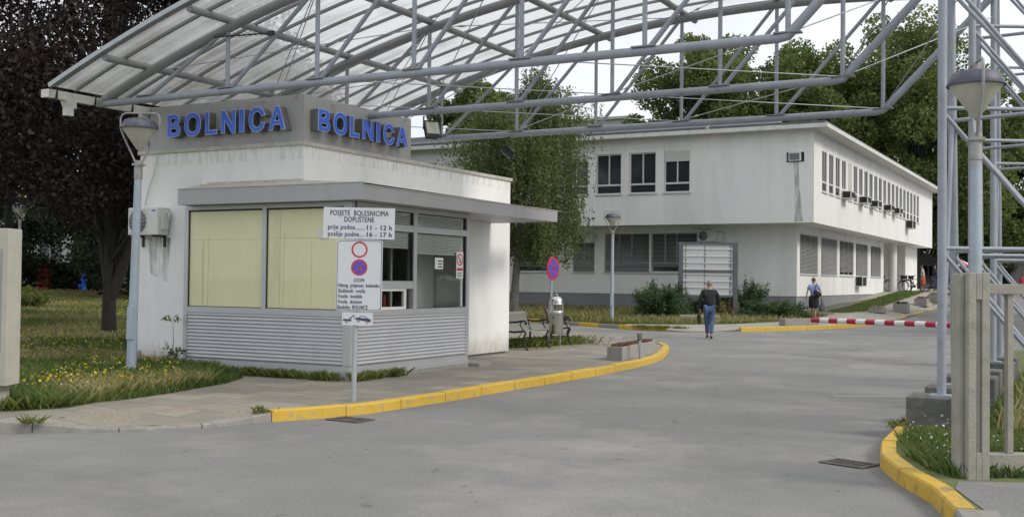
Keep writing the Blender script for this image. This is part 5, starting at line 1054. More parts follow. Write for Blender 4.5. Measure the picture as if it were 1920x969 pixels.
def person(loc, rz, label, H=1.7, top='jacket', legs='jeans', hair='hairgrey', shoes='dark', skirt=None, long=True, pose=None, name='person', fat=1.0):
    """faces +y in its own frame"""
    e = empty(name, loc, rz, label, 'person'); S = H/1.72; p = pose or {}
    J = dict(pelvis=(0, 0, .93), waist=(0, .0, 1.08), chest=(0, .02, 1.30), neck=(0, .05, 1.47), skull=(0, .075, 1.575), crown=(0, .07, 1.665),
             shL=(-.17, .02, 1.405), elL=(-.235, -.03, 1.13), wrL=(-.25, .04, .90), haL=(-.25, .06, .83), shR=(.17, .02, 1.405), elR=(.24, -.03, 1.13), wrR=(.25, .06, .90), haR=(.25, .08, .83),
             hiL=(-.095, 0, .90), knL=(-.10, .03, .50), anL=(-.10, -.02, .085), toL=(-.11, .13, .035), hiR=(.095, 0, .90), knR=(.10, .10, .50), anR=(.10, .10, .085), toR=(.11, .25, .035))
    J.update(p); J = {a: tuple(c*S for c in b) for a, b in J.items()}
    rad = dict(pelvis=.125, waist=.115, chest=.13, neck=.055, skull=.083, crown=.075, shL=.055, elL=.04, wrL=.026, haL=.028, shR=.055, elR=.04, wrR=.026, haR=.028, hiL=.085, knL=.055, anL=.036, toL=.03, hiR=.085, knR=.055, anR=.036, toR=.03)
    E_ = [('pelvis', 'waist'), ('waist', 'chest'), ('chest', 'neck'), ('neck', 'skull'), ('skull', 'crown'), ('chest', 'shL'), ('shL', 'elL'), ('elL', 'wrL'), ('wrL', 'haL'), ('chest', 'shR'), ('shR', 'elR'), ('elR', 'wrR'), ('wrR', 'haR'),
          ('pelvis', 'hiL'), ('hiL', 'knL'), ('knL', 'anL'), ('anL', 'toL'), ('pelvis', 'hiR'), ('hiR', 'knR'), ('knR', 'anR'), ('anR', 'toR')]
    nd = {a: (J[a], rad[a]*S*.92) for a in J}; E2 = list(E_)
    for s in 'LR':
        h = Vector(J['ha'+s]); w_ = Vector(J['wr'+s]); d = (h-w_).normalized(); sd = -1 if s == 'L' else 1
        for i, (off, ln) in enumerate(((-.026, .055), (-.009, .075), (.009, .08), (.025, .07))):
            a = h+Vector((0, off, 0))+d*.03; b = a+d*ln*.55+Vector((-sd*.012, 0, 0)); c = b+d*ln*.45+Vector((-sd*.025, 0, 0))
            for nm, q, r_ in (('a', a, .0095), ('b', b, .009), ('c', c, .0075)): nd[f'{s}{i}{nm}'] = (tuple(q), r_)
            E2 += [('ha'+s, f'{s}{i}a'), (f'{s}{i}a', f'{s}{i}b'), (f'{s}{i}b', f'{s}{i}c')]
        t0 = h+Vector((-sd*.012, .04, 0)); t1 = t0+d*.04+Vector((-sd*.01, .015, 0)); nd[s+'t0'] = (tuple(t0), .011); nd[s+'t1'] = (tuple(t1), .009); E2 += [('ha'+s, s+'t0'), (s+'t0', s+'t1')]
    body = skin('body', nd, E2, 'skin', e)
    f = fat
    if not long:
        mid = {s: tuple((Vector(J['sh'+s])*.35+Vector(J['el'+s])*.65)) for s in 'LR'}
    def cloth(names, extra, ed, mname, nm, grow=.018): n_ = {a: (J[a], (rad[a]*(f if a in ('chest', 'waist', 'pelvis') else 1)+grow)*S) for a in names}; n_.update(extra); return skin(nm, n_, ed, mname, e)
    if long: cloth(['chest', 'waist', 'pelvis', 'shL', 'elL', 'wrL', 'shR', 'elR', 'wrR'], {'col': (tuple(Vector(J['chest'])*.35+Vector(J['neck'])*.65), .075*S)}, [('chest', 'waist'), ('waist', 'pelvis'), ('chest', 'col'), ('chest', 'shL'), ('shL', 'elL'), ('elL', 'wrL'), ('chest', 'shR'), ('shR', 'elR'), ('elR', 'wrR')], top, 'jacket' if top == 'jacket' else 'top', .026)
    else: cloth(['chest', 'waist', 'pelvis', 'shL', 'shR'], {'mL': (mid['L'], .07*S), 'mR': (mid['R'], .07*S), 'col': (tuple(Vector(J['chest'])*.4+Vector(J['neck'])*.6), .07*S)}, [('chest', 'waist'), ('waist', 'pelvis'), ('chest', 'col'), ('chest', 'shL'), ('shL', 'mL'), ('chest', 'shR'), ('shR', 'mR')], top, 'blouse', .022)
    if skirt:
        k = MB(); hx, hy = J['pelvis'][0], J['pelvis'][1]; n = 24; rows = [(.97, .15, .12), (.9, .19, .15), (.7, .205, .165), (.46, .19, .16), (.44, .18, .15)]
        v = [(hx+a*f*math.cos(2*math.pi*i/n)*S, hy+b*f*math.sin(2*math.pi*i/n)*S*(1+.05*math.sin(i*3)), z*S) for z, a, b in rows for i in range(n)]
        k.add(v, [(j*n+i, j*n+(i+1) % n, (j+1)*n+(i+1) % n, (j+1)*n+i) for j in range(len(rows)-1) for i in range(n)], 0, True); k.build('skirt', skirt, e)
    else:
        ft = {}
        for s in 'LR': ft['c'+s] = (tuple(Vector(J['kn'+s])*.12+Vector(J['an'+s])*.88), .062*S)
        n_ = {'pelvis': (J['pelvis'], .135*S)}; n_.update({a: (J[a], (rad[a]+.022)*S) for a in ('hiL', 'knL', 'hiR', 'knR')}); n_.update(ft)
        skin('trousers', n_, [('pelvis', 'hiL'), ('hiL', 'knL'), ('knL', 'cL'), ('pelvis', 'hiR'), ('hiR', 'knR'), ('knR', 'cR')], legs, e)
    for s in 'LR':
        a, t_ = Vector(J['an'+s]), Vector(J['to'+s]); skin('shoe', {'h': (tuple(a+Vector((0, -.03, -.03))), .042*S), 'a': (tuple(a*.5+t_*.5+Vector((0, 0, -.012))), .042*S), 't': (tuple(t_), .036*S)}, [('h', 'a'), ('a', 't')], shoes, e)
    h = Vector(J['skull']); c_ = Vector(J['crown']); k = MB(); n = 16; v = []
    for j in range(7):
        th = R(4+j*17)
        for i in range(n):
            a = 2*math.pi*i/n; back = -math.sin(a); t_ = th*(1.0 if back > -.2 else .62); v.append(tuple(Vector((h.x+.094*S*math.sin(t_)*math.cos(a), h.y-.008*S+.106*S*math.sin(t_)*math.sin(a), (h.z+c_.z)/2+.028*S+.108*S*math.cos(t_)*(1+.02*math.sin(5*a+j))))))
    k.add(v, [(j*n+i, j*n+(i+1) % n, (j+1)*n+(i+1) % n, (j+1)*n+i) for j in range(6) for i in range(n)]+[tuple(range(n))], 0, True); k.build('hair', hair, e)
    for s in (-1, 1): k = MB(); k.lathe([(0, -.01), (.022, -.008), (.03, 0), (.022, .008), (0, .01)], n=10); k.xform(Matrix.Translation((h.x+s*.082*S, h.y-.005, h.z+.0)) @ Matrix.Rotation(R(90), 4, 'Y')); k.build('ear', 'skin', e)
    k = MB(); k.tube([(h.x, h.y+.075*S, h.z+.02), (h.x, h.y+.105*S, h.z-.02), (h.x, h.y+.08*S, h.z-.03)], [.008, .013, .008], 8); k.build('nose', 'skin', e)
    for s in (-1, 1): k = MB(); k.lathe([(0, -.008), (.008, 0), (0, .008)], (h.x+s*.032*S, h.y+.076*S, h.z+.025), 8); k.build('eye', 'dark', e)
    k = MB(); k.box(h.x-.022, h.x+.022, h.y+.073*S, h.y+.083*S, h.z-.055, h.z-.048); k.build('mouth', 'redcloth', e)
    return e
# man walking away across the junction
mp_ = person((-10.51, 31.94, 0), R(24), 'man in dark jacket and blue jeans walking away across the road with a black bag', 1.74,
   pose=dict(chest=(0, .05, 1.30), neck=(.01, .10, 1.46), skull=(.01, .14, 1.56), crown=(.01, .15, 1.65), shL=(-.185, .04, 1.40), elL=(-.27, .0, 1.12), wrL=(-.27, .08, .88), haL=(-.27, .09, .82), shR=(.185, .04, 1.39), elR=(.30, .02, 1.15), wrR=(.22, .17, 1.02), haR=(.19, .22, 1.0),
             knL=(-.06, .12, .5), anL=(-.03, .22, .09), toL=(-.04, .36, .05), hiR=(.09, 0, .9), knR=(.08, .03, .49), anR=(.05, -.10, .085), toR=(.06, .06, .035)))
M['redpink'] = plain('pink_cloth', (.6, .06, .2), .7)
M['bag'] = plain('black_bag', (.01, .01, .012), .6)
m_ = mp_.matrix_basis.copy(); e = empty('handbag', tuple(Matrix.LocRotScale(mp_.location, mp_.rotation_euler.to_quaternion(), None) @ Vector((-.30, .09, .45))), R(24)); tag(e, 'small black bag hanging from the left hand of the walking man', 'bag')
k = MB(); k.box(-.05, .05, -.15, .15, 0, .27); k.build('bag_body', 'bag', e, .03); k = MB(); k.tube([(0, -.08, .26), (0, -.05, .36), (0, .05, .36), (0, .08, .26)], .01, 6); k.build('handle', 'bag', e)
# woman walking away on far pavement
wz = gz(-10.55, 45.5)+.10
wp = person((-10.55, 45.5, wz), R(20), 'woman in blue patterned blouse and black skirt walking away with bags', 1.62, 'blouse', hair='hairbrown', shoes='sandal', skirt='skirt', long=False, fat=1.08,
   pose=dict(shL=(-.18, .02, 1.39), elL=(-.28, -.02, 1.12), wrL=(-.31, .02, .90), haL=(-.32, .04, .84), shR=(.18, .02, 1.39), elR=(.29, 0, 1.12), wrR=(.33, .03, .90), haR=(.335, .05, .85), knL=(-.08, .08, .5), anL=(-.05, .14, .085), toL=(-.06, .28, .035), knR=(.07, .02, .5), anR=(.05, -.12, .1), toR=(.06, .02, .04)))
def loc_of(e, v): return tuple(Matrix.LocRotScale(e.location, e.rotation_euler.to_quaternion(), None) @ Vector(v))
e = empty('shoulder_bag', loc_of(wp, (.12, -.17, 1.0)), rz=R(20)); tag(e, 'dark shoulder bag across the back of the woman in the blue blouse', 'bag')
k = MB(); k.box(-.16, .16, -.06, .04, -.1, .10); k.xform(Matrix.Rotation(R(38), 4, 'Y')); k.build('bag_body', 'bag', e, .04); k = MB(); k.tube([(-.12, .0, .1), (-.07, .03, .25), (-.01, .08, .38), (.0, .16, .43)], .016, 6); k.build('strap', 'bag', e)
e = empty('plastic_bag', loc_of(wp, (.34, .05, .26)), R(20)); tag(e, 'grey plastic carrier bag held in the right hand of the woman', 'bag')
k = MB(); rows = [(0, .10, .07), (.02, .13, .09), (.2, .12, .07), (.38, .05, .035), (.52, .015, .012)]; n = 14
k.add([(a*math.cos(2*math.pi*i/n), b*math.sin(2*math.pi*i/n)*(1+.15*math.sin(3*i)), z) for z, a, b in rows for i in range(n)], [(j*n+i, j*n+(i+1) % n, (j+1)*n+(i+1) % n, (j+1)*n+i) for j in range(4) for i in range(n)]+[tuple(range(n))], 0, True); k.build('bag_body', 'greenbag', e)
# people by the bicycles
def pz(x, y): return gz(x, y)+.055
x, y = at(25.55, 68.4); person((x, y, pz(x, y)), R(100), 'dark haired woman in white top and rust skirt standing among the bicycles', 1.66, 'whitecloth', hair='hairdark', skirt='pinkcloth', long=False)
x, y = at(27.15, 70.5); person((x, y, pz(x, y)), R(60), 'person in dark clothes walking behind the bicycles past the portico', 1.7, 'jacket', 'jeans', 'hairdark')
x, y = at(46.4, 100); person((x, y, gz(x, y)+.2), R(200), 'person in a red top far away near the right edge', 1.7, 'redcloth', 'jeans', 'hairdark')
x, y = at(28.6, 70); e = empty('parasol', (x, y, pz(x, y)+.05)); tag(e, 'small pink and white panelled parasol glimpsed between the masts', 'parasol')
k = MB(); n = 8
for i in range(n):
    a, b = 2*math.pi*i/n, 2*math.pi*(i+1)/n; k.add([(0, 0, 2.35), (.75*math.cos(a), .75*math.sin(a), 2.0), (.75*math.cos(b), .75*math.sin(b), 2.0), (.74*math.cos(a), .74*math.sin(a), 1.93), (.74*math.cos(b), .74*math.sin(b), 1.93)], [(0, 1, 2), (1, 3, 4, 2)], i % 2)
k.build('canopy', ['redpink', 'white'], e); k = MB(); k.tube([(0, 0, 0), (0, 0, 2.4)], .02, 6); k.build('pole', 'galv', e)

# ================================================================== bicycles
def bike_proto(loc, rz, label, cname):
    e = empty('bicycle', loc, rz); tag(e, label, 'bicycle', 'bicycles parked on the terrace')
    for xx in (-.52, .52):
        k = MB(); k.tube([(xx+.33*math.cos(a), 0, .34+.33*math.sin(a)) for a in np.linspace(0, 2*math.pi, 28)[:-1]], .026, 6, closed=True); w_ = k.build('wheel', 'tyre', e)
        k = MB()
        for i in range(12): a = i*math.pi/6; k.tube([(xx, 0, .34), (xx+.32*math.cos(a), 0, .34+.32*math.sin(a))], .0025, 3)
        k.tube([(xx, -.04, .34), (xx, .04, .34)], .02, 8); k.build('spokes', 'chrome', w_)
    k = MB(); k.tube([(-.52, 0, .34), (-.1, 0, .3), (.38, 0, .72), (-.2, 0, .76), (-.1, 0, .3)], .028, 7); k.tube([(-.52, 0, .34), (-.2, 0, .76), (-.23, 0, .88)], .015, 7); k.tube([(.52, 0, .34), (.40, 0, .7), (.34, 0, .98)], .028, 7); k.build('frame', cname, e)
    k = MB(); k.tube([(.2, -.28, 1.02), (.3, -.2, 1.0), (.35, 0, .98), (.3, .2, 1.0), (.2, .28, 1.02)], .014, 6); k.build('handlebar', 'dark', e)
    k = MB(); k.prism([(-.36, -.09, .88), (-.36, .09, .88), (-.08, .03, .9), (-.08, -.03, .9)], (0, 0, .05)); k.build('saddle', 'dark', e)
    k = MB(); k.lathe([(0, -.01), (.09, -.01), (.09, .01), (0, .01)], n=14); k.xform(Matrix.Translation((-.1, -.05, .3)) @ Matrix.Rotation(R(90), 4, 'X')); k.build('chainring', 'dark', e)
    k = MB(); k.box(.42, .68, -.16, .16, .78, 1.0); k.build('basket', 'dark', e); k = MB(); k.box(-.7, -.3, -.07, .07, .72, .74)
    for xx in (-.52, .52): k.tube([(xx+.37*math.cos(a), 0, .34+.37*math.sin(a)) for a in np.linspace(.3, 2.6, 9)], .022, 5)
    k.build('mudguard', cname, e)
    return e
M['bikered'] = plain('bike_red', (.14, .02, .04), .4); M['bikewhite'] = plain('bike_white', (.5, .52, .53), .4); M['bikedark'] = plain('bike_black', (.02, .022, .03), .4)
bl = [(23.95, 68.6, 40, 'dark red bicycle beside the round portico column', 'bikered'), (24.75, 68.2, 100, 'black bicycle seen from its front wheel before the light wall', 'bikedark'), (26.35, 68.8, 55, 'black bicycle leaning right behind the woman in white', 'bikedark'),
      (26.9, 68.3, 70, 'black bicycle with baskets next to the pale bicycle', 'bikedark'), (27.5, 68.6, 35, 'white framed bicycle parked near the front mast', 'bikewhite'), (28.6, 69, 30, 'dark bicycle farthest right in the row', 'bikedark'), (23.2, 69.6, 80, 'dark bicycle half hidden behind the column', 'bikedark'), (25.5, 69.4, 20, 'dark bicycle standing behind the other bicycles', 'bikedark')]
for s, d, a, l, c in bl: x, y = at(s, d); bike_proto((x, y, pz(x, y)), R(a), l, c)

# ================================================================== foliage
def quads(name, C, size, mname, parent=None, asp=.6, droop=0, jit=.4, obj=None):
    n = len(C); s = size*NP.uniform(1-jit, 1+jit, n)[:, None]
    u = NP.normal(size=(n, 3)); 
    if droop: u = u*(1-droop)+np.array([0, 0, -1.5])*droop
    u /= np.linalg.norm(u, axis=1)[:, None]; w_ = NP.normal(size=(n, 3)); v = np.cross(u, w_); v /= np.linalg.norm(v, axis=1)[:, None]
    a = C-u*s*.5; b = C+v*s*asp*.5; c = C+u*s*.5; d = C-v*s*asp*.5
    V = np.stack([a, b, c, d], 1).reshape(-1, 3)
    me = bpy.data.meshes.new(name); me.vertices.add(4*n); me.loops.add(4*n); me.polygons.add(n)
    me.vertices.foreach_set('co', V.ravel()); me.loops.foreach_set('vertex_index', np.arange(4*n)); me.polygons.foreach_set('loop_start', np.arange(0, 4*n, 4)); me.polygons.foreach_set('loop_total', np.full(n, 4))
    me.update(calc_edges=True); me.materials.append(LM[mname]); return link(bpy.data.objects.new(name, me), parent)
def tree(label, base, H, Rc, kind, nleaf, size, zc=.35, nclump=40, trunk_r=.2, bark='bark_dark', fork=None, squash=1.0, cat='tree', name='broadleaf_tree', group=None, clump=.28, droop=0.0, dens=.5, lean=(0, 0)):
    """trunk, limbs reaching into clumps, leaves scattered in the outer part of each clump; coordinates local to the base"""
    e = empty(name, base, 0, label, cat, group); cz = H*(zc+(1-zc)/2); hz = H*(1-zc)/2
    cl_ = []
    tries = 0
    while len(cl_) < nclump and tries < 5000:
        tries += 1; d = NP.normal(size=3); d /= np.linalg.norm(d); r_ = NP.uniform(.25, 1)**.45
        d[2] = math.copysign(abs(d[2])**.75, d[2]); p = np.array([d[0]*Rc*r_, d[1]*Rc*r_*squash, cz+d[2]*hz*r_]); 
        cr_ = Rc*clump*NP.uniform(.6, 1.25)
        if all(np.linalg.norm(p-q) > .35*(cr_+c2) for q, c2 in cl_): cl_.append((p, cr_))
    k = MB(); top = np.array([lean[0], lean[1], H*.8]); fk = fork or H*.22
    n = 6; tp = [Vector((top[0]*i/n+random.uniform(-.06, .06)*(i > 0)*trunk_r*4, top[1]*i/n, top[2]*i/n)) for i in range(n+1)]
    k.tube(tp, [trunk_r*(1.25 if i == 0 else 1-.8*i/n) for i in range(n+1)], 10)
    for p, c_ in cl_[::2]:
        z0 = fk+(p[2]-fk)*random.uniform(.1, .45); z0 = max(fk*.8, min(z0, top[2]*.95)); f_ = z0/top[2]; a = Vector((top[0]*f_, top[1]*f_, z0)); b = Vector(p); m1 = a+(b-a)*.4+Vector((random.uniform(-.3, .3), random.uniform(-.3, .3), .25*abs(b.z-a.z)*.4+.2)); m2 = a+(b-a)*.75+Vector((0, 0, .2))
        rr_ = trunk_r*.42*(1-f_*.5); k.tube([a, m1, m2, b], [rr_, rr_*.6, rr_*.35, rr_*.12], 6, cap=False)
    k.build('trunk', bark, e)
    wts = np.array([c_**2 for _, c_ in cl_]); wts /= wts.sum(); idx = NP.choice(len(cl_), nleaf, p=wts); P = np.array([p for p, _ in cl_])[idx]; Rr = np.array([c_ for _, c_ in cl_])[idx]
    D = NP.normal(size=(nleaf, 3)); D /= np.linalg.norm(D, axis=1)[:, None]; rr_ = NP.uniform(.15, 1.15, nleaf)**dens; Cc = P+D*(Rr*rr_)[:, None]*np.array([1, 1, .8]); Cc[:, 2] = np.maximum(Cc[:, 2], .3)
    quads('crown', Cc, size, kind, e, droop=droop); return e
# copper beech at the left
x, y = at(-9.5, 26.0)
e = tree('huge dark copper beech towering left of the gatehouse', (x, y, gz(x, y)+.1), 13, 5.0, 'beech', 150000, .11, zc=.2, nclump=95, trunk_r=.15, fork=1.3, name='copper_beech', clump=.24)
k = MB(); k.tube([(0, 0, .9), (.28, .12, 1.7), (.5, .25, 2.8), (.7, .4, 4.2)], [.14, .13, .11, .06], 9); k.tube([(0, 0, 1.0), (-.2, 0, 2.1), (-.42, -.2, 3.6)], [.12, .11, .06], 9); k.build('limb', 'bark_dark', e)
# darker trees around and behind it
for s, d, H_, Rc, kind, nl, sz, zc, lab, nm in (
    (-14.7, 32, 14, 5.2, 'beech', 70000, .12, .25, 'second dark purple tree at the upper left edge', 'copper_beech'),
    (-26.0, 57, 12, 4.2, 'darkgreen', 30000, .2, .02, 'dense dark tree behind the small distant lamp', 'broadleaf_tree'),
    (-17.3, 50, 12, 4.4, 'darkgreen', 36000, .17, .04, 'dark green tree above the red cabinet', 'broadleaf_tree'),
    (-21.5, 62, 13, 5.5, 'darkgreen', 36000, .2, .06, 'dark green tree in front of the white pavilion at far left', 'broadleaf_tree'),
    (-12.5, 47, 11, 4.5, 'darkgreen', 36000, .18, .05, 'dark tree behind the copper beech trunk', 'broadleaf_tree'),
    (-31.8, 70, 9.5, 3.2, 'yellowgreen', 12000, .2, .25, 'yellowing tree above the left gate post', 'broadleaf_tree')):
    x, y = at(s, d); tree(lab, (x, y, gz(x, y)+.1), H_, Rc, kind, nl, sz, zc=zc, trunk_r=.14, name=nm, group='dark trees behind the meadow')
# drooping tree in front of the pavilion
def weeping(label, base, H_, Rc, kind, nstr, per, size, low, name, bark, trunk_r, group=None, top_bias=.6, lean=0.0):
    e = empty(name, base, 0, label, 'tree', group); k = MB(); n = 7
    tp = [Vector((lean*i/n+random.uniform(-.08, .08), random.uniform(-.08, .08), H_*.92*i/n)) for i in range(n+1)]; k.tube(tp, [trunk_r*(1.2 if i == 0 else 1-.88*i/n) for i in range(n+1)], 10)
    L = []; tips = []
    for i in range(34):
        f_ = NP.uniform(.28, .95); a = NP.uniform(0, 2*math.pi); p0 = Vector((lean*f_, 0, H_*.9*f_)); rr_ = Rc*(1-abs(f_-.45)**1.6*1.25)*NP.uniform(.6, 1); rr_ = max(rr_, .3)
        p1 = p0+Vector((math.cos(a)*rr_*.45, math.sin(a)*rr_*.45, H_*.10)); p2 = p0+Vector((math.cos(a)*rr_*.9, math.sin(a)*rr_*.9, H_*.07)); k.tube([p0, p1, p2], [trunk_r*.3*(1.1-f_), trunk_r*.16*(1.1-f_), .012], 6, cap=False); tips += [(p0, p1, p2, rr_)]
    k.build('trunk', bark, e)
    for i in range(nstr):
        p0, p1, p2, rr_ = tips[NP.integers(len(tips))]; t_ = NP.uniform(.25, 1.05); q = p0*(1-t_)**2+p1*2*t_*(1-t_)+p2*t_*t_; q = Vector(q)+Vector(NP.normal(size=3)*.22*Rc/3)
        ln = NP.uniform(.15, 1)*max(.3, min(low[1], q.z-low[0])); m_ = int(per*(.3+ln/low[1])); tt = NP.uniform(0, 1, m_); sw = NP.normal(size=2)*.1
        L.append(np.stack([q.x+sw[0]*tt+NP.normal(size=m_)*.05, q.y+sw[1]*tt+NP.normal(size=m_)*.05, q.z-ln*tt], 1))
    quads('crown', np.concatenate(L), size, kind, e, asp=.5, droop=.45); return e
x, y = at(.05, 43)
bt = weeping('silver birch with hanging twigs between gatehouse and hospital', (x, y, gz(x, y)+.1), 10.6, 3.85, 'birch', 2700, 46, .11, (1.9, 4.2), 'silver_birch', 'bark_grey', .17, lean=.5)
x, y = at(-19.8, 54); weeping('small drooping grey green tree behind the blue hydrant', (x, y, gz(x, y)+.1), 6.5, 3.2, 'darkgreen', 900, 24, .17, (2.3, 2.5), 'weeping_tree', 'bark_grey', .14)
# tall plane trees behind the hospital
pl = [(16.0, 100, 22.8, 5.8, 'slender left plane tree behind the hospital roof'), (22.2, 103, 23.8, 6.6, 'plane tree behind the hospital, second from the left'), (27.5, 101, 23.0, 6.4, 'yellowish plane tree behind the hospital roof edge'), (32.5, 106, 22.5, 7.0, 'dark plane tree above the end of the side wing'),
      (37.4, 102, 26.0, 7.4, 'tallest plane tree left of the front mast'), (43.5, 105, 21.5, 6.6, 'plane tree seen between the front and middle masts'), (48.5, 108, 18.5, 6.0, 'lower plane tree in front of the grey ward block'), (54.0, 107, 16.5, 6.0, 'plane tree at the right edge below the grey ward block'),
      (-2.0, 78, 14.5, 4.0, 'tree showing over the hospital roof behind the floodlight'), (19.5, 114, 18.0, 7.0, 'low spreading plane tree in the second row behind the hospital roof'), (40.0, 116, 23.0, 6.5, 'plane tree in the second row behind the side wing end'), (30.0, 116, 20.0, 7.0, 'broad plane tree in the second row behind the hospital corner')]
for i, (s, d, H_, Rc, lab) in enumerate(pl):
    x, y = at(s, d); tree(lab, (x, y, 1.0), H_, Rc, 'plane', 46000, .33, zc=.10, nclump=80, trunk_r=.4, name='plane_tree', group='plane trees behind the hospital', clump=.27, squash=1, dens=.42)
for x, y, lab in ((9, 43, 'unseen tree added right of the lane beyond the fence, for reflections'), (4.5, 53, 'unseen tree added farther along the lane, for reflections'), (15, 51, 'unseen tree added back from the lane, for reflections')):  # unseen trees added so that the window glass reflects dark crowns
    tree(lab, (x, y, .1), 12, 5.2, 'plane', 16000, .35, zc=.06, nclump=50, trunk_r=.25, name='reflection_tree', group='unseen trees added for reflections')
# shrubs
def juniper(label, base, R_, H_, n, size=.14, kind='juniper', name='juniper_bush', up=.35):
    e = empty(name, base, 0, label, 'bush'); L = []; k = MB()
    for i in range(46):
        a = NP.uniform(0, 2*math.pi); ln = R_*NP.uniform(.5, 1.1); h_ = H_*NP.uniform(.15, 1.0)*(1.15-.4*ln/R_); m_ = n//46; t_ = NP.uniform(.05, 1, m_)
        cx_, cy_ = math.cos(a)*ln, math.sin(a)*ln; wd = .22*R_*(1-t_*.7)
        L.append(np.stack([cx_*t_+NP.normal(size=m_)*wd*.5, cy_*t_+NP.normal(size=m_)*wd*.5, h_*(1-(1-t_)**1.7)+NP.normal(size=m_)*.09*H_-.0], 1)); 
        if i % 3 == 0: k.tube([(0, 0, .0), (cx_*.5, cy_*.5, h_*.6), (cx_*.9, cy_*.9, h_*.95)], [.04, .02, .006], 5, cap=False)
    k.build('stems', 'bark_dark', e); C0 = np.concatenate(L); C0[:, 2] = np.maximum(C0[:, 2], .02); quads('foliage', C0, size, kind, e, asp=.22); return e
for s, d, R_, H_, lab in ((6.25, 45.3, 1.35, 1.6, 'spreading juniper bush left of the notice board'), (7.6, 47.0, .9, .8, 'dark juniper bush behind the notice board panel'), (9.85, 47.0, 1.15, 1.75, 'tall juniper bush right of the notice board'), (10.7, 45.0, 1.4, .85, 'low grey green juniper mound right of the notice board'), (9.0, 46.6, .8, .8, 'brownish shrub between the board posts')):
    x, y = at(s, d); juniper(lab, (x, y, gz(x, y)+.08), R_, H_, 14000, .14, 'juniper' if 'brown' not in lab else 'drygrass')
x, y = at(-16.4, 37.0); juniper('round bright green bush behind the left gate post', (x, y, gz(x, y)+.05), .85, .95, 9000, .12, 'grass', 'round_bush')

x, y = at(-22.9, 58.5); e = empty('clipped_hedge', (x, y, gz(x, y)+.05), R(28), 'dark clipped hedge between the red cabinet and the blue hydrant', 'hedge')
k = MB(); k.box(-1.6, 1.2, -.35, .35, 0, 1.25); k.build('stems', 'bark_dark', e); C0 = NP.uniform(-1, 1, (16000, 3))*[1.6, .55, .8]+[-.2, 0, .75]; C0 = C0[(np.abs(C0[:, 1]) > .33) | (C0[:, 2] > 1.2) | (np.abs(C0[:, 0]+.2) > 1.38)]; quads('foliage', C0, .11, 'darkgreen', e)
# ------------------------------------------------------------------ grass
def inpoly(P, poly):
    x, y = P[:, 0], P[:, 1]; c = np.zeros(len(P), bool); n = len(poly)
    for i in range(n):
        (x1, y1), (x2, y2) = poly[i], poly[i-1]; cond = ((y1 > y) != (y2 > y)); xx = (x2-x1)*(y-y1)/((y2-y1)+1e-12)+x1; c ^= cond & (x < xx)
    return c
def scatter(poly, n, smin, smax, dmin, dmax, power=1.0):
    out = []; tot = 0
    while tot < n:
        m_ = n*3; th = NP.uniform(smin, smax, m_); d = dmin*(dmax/dmin)**NP.uniform(0, 1, m_) if power == 1 else NP.uniform(dmin, dmax, m_)
        X = r0.x*th*d+f0.x*d; Y = r0.y*th*d+f0.y*d; P = np.stack([X, Y], 1); P = P[inpoly(P, poly)]; out.append(P); tot += len(P)
        if len(P) == 0: break
    return np.concatenate(out)[:n]
def blades(name, P, h, w_, mname, zoff, label, parent=None, lean=.35, hv=.5):
    n = len(P); dist = np.hypot(P[:, 0], P[:, 1]); z = np.array([gz(a, b) for a, b in P])+zoff; hh = h*NP.uniform(1-hv, 1+hv, n); ww = w_+dist*.00024
    zz0 = z; a = NP.uniform(0, 2*math.pi, n); la = NP.uniform(0, 2*math.pi, n); ll = NP.uniform(0, lean, n)*hh*1.3
    dx, dy = np.cos(a)*ww, np.sin(a)*ww; V = np.empty((n, 4, 3))
    V[:, 0] = np.stack([P[:, 0]-dx, P[:, 1]-dy, z], 1); V[:, 1] = np.stack([P[:, 0]+dx, P[:, 1]+dy, z], 1)
    V[:, 2] = np.stack([P[:, 0]+dx*.6+np.cos(la)*ll*.35, P[:, 1]+dy*.6+np.sin(la)*ll*.35, z+hh*.6], 1); V[:, 3] = np.stack([P[:, 0]+np.cos(la)*ll, P[:, 1]+np.sin(la)*ll, z+hh], 1)
    me = bpy.data.meshes.new(name); me.vertices.add(4*n); me.loops.add(4*n); me.polygons.add(n); me.vertices.foreach_set('co', V.ravel()); me.loops.foreach_set('vertex_index', np.arange(4*n)); me.polygons.foreach_set('loop_start', np.arange(0, 4*n, 4)); me.polygons.foreach_set('loop_total', np.full(n, 4))
    me.update(calc_edges=True); me.materials.append(LM[mname]); return stuff(link(bpy.data.objects.new(name, me)), label, 'grass')
def heads(name, P, h, size, mname, zoff, label, cat='flowers'):
    z = np.array([gz(a, b) for a, b in P])+zoff+h*NP.uniform(.6, 1.3, len(P)); o = quads(name, np.stack([P[:, 0], P[:, 1], z], 1), size, mname, None, asp=1); return stuff(o, label, cat)
FR = [(p[0]-.05, p[1]+.05) for p in MF]
MEAD = FR+[(-15.25, 14.0), (-15.25, 21), (-16.2, 22), (-16.2, 28), (-27, 30), (-27, 60), (-90, 120), (-200, 120), (-200, -10), (-40, -10), (-19, 4.6)]
def patch(P): return np.sin(P[:, 0]*1.1+np.sin(P[:, 1]*.7)*1.5)+np.cos(P[:, 1]*1.3-P[:, 0]*.4)+NP.normal(size=len(P))*.5
P = scatter(MEAD, 150000, -.50, -.27, 11, 75); blades('meadow_grass', P, .12, .0022, 'grass', .112, 'uneven meadow grass left of the gatehouse', lean=.9)
P = scatter(MEAD, 150000, -.50, -.27, 13.0, 70); P = P[patch(P)+np.clip((np.hypot(P[:, 0], P[:, 1])-20)/12, -.9, 1.2) > .5]; blades('dry_grass', P, .17, .0012, 'drygrass', .112, 'dry seeding grass stalks in patches of the meadow', lean=.7)
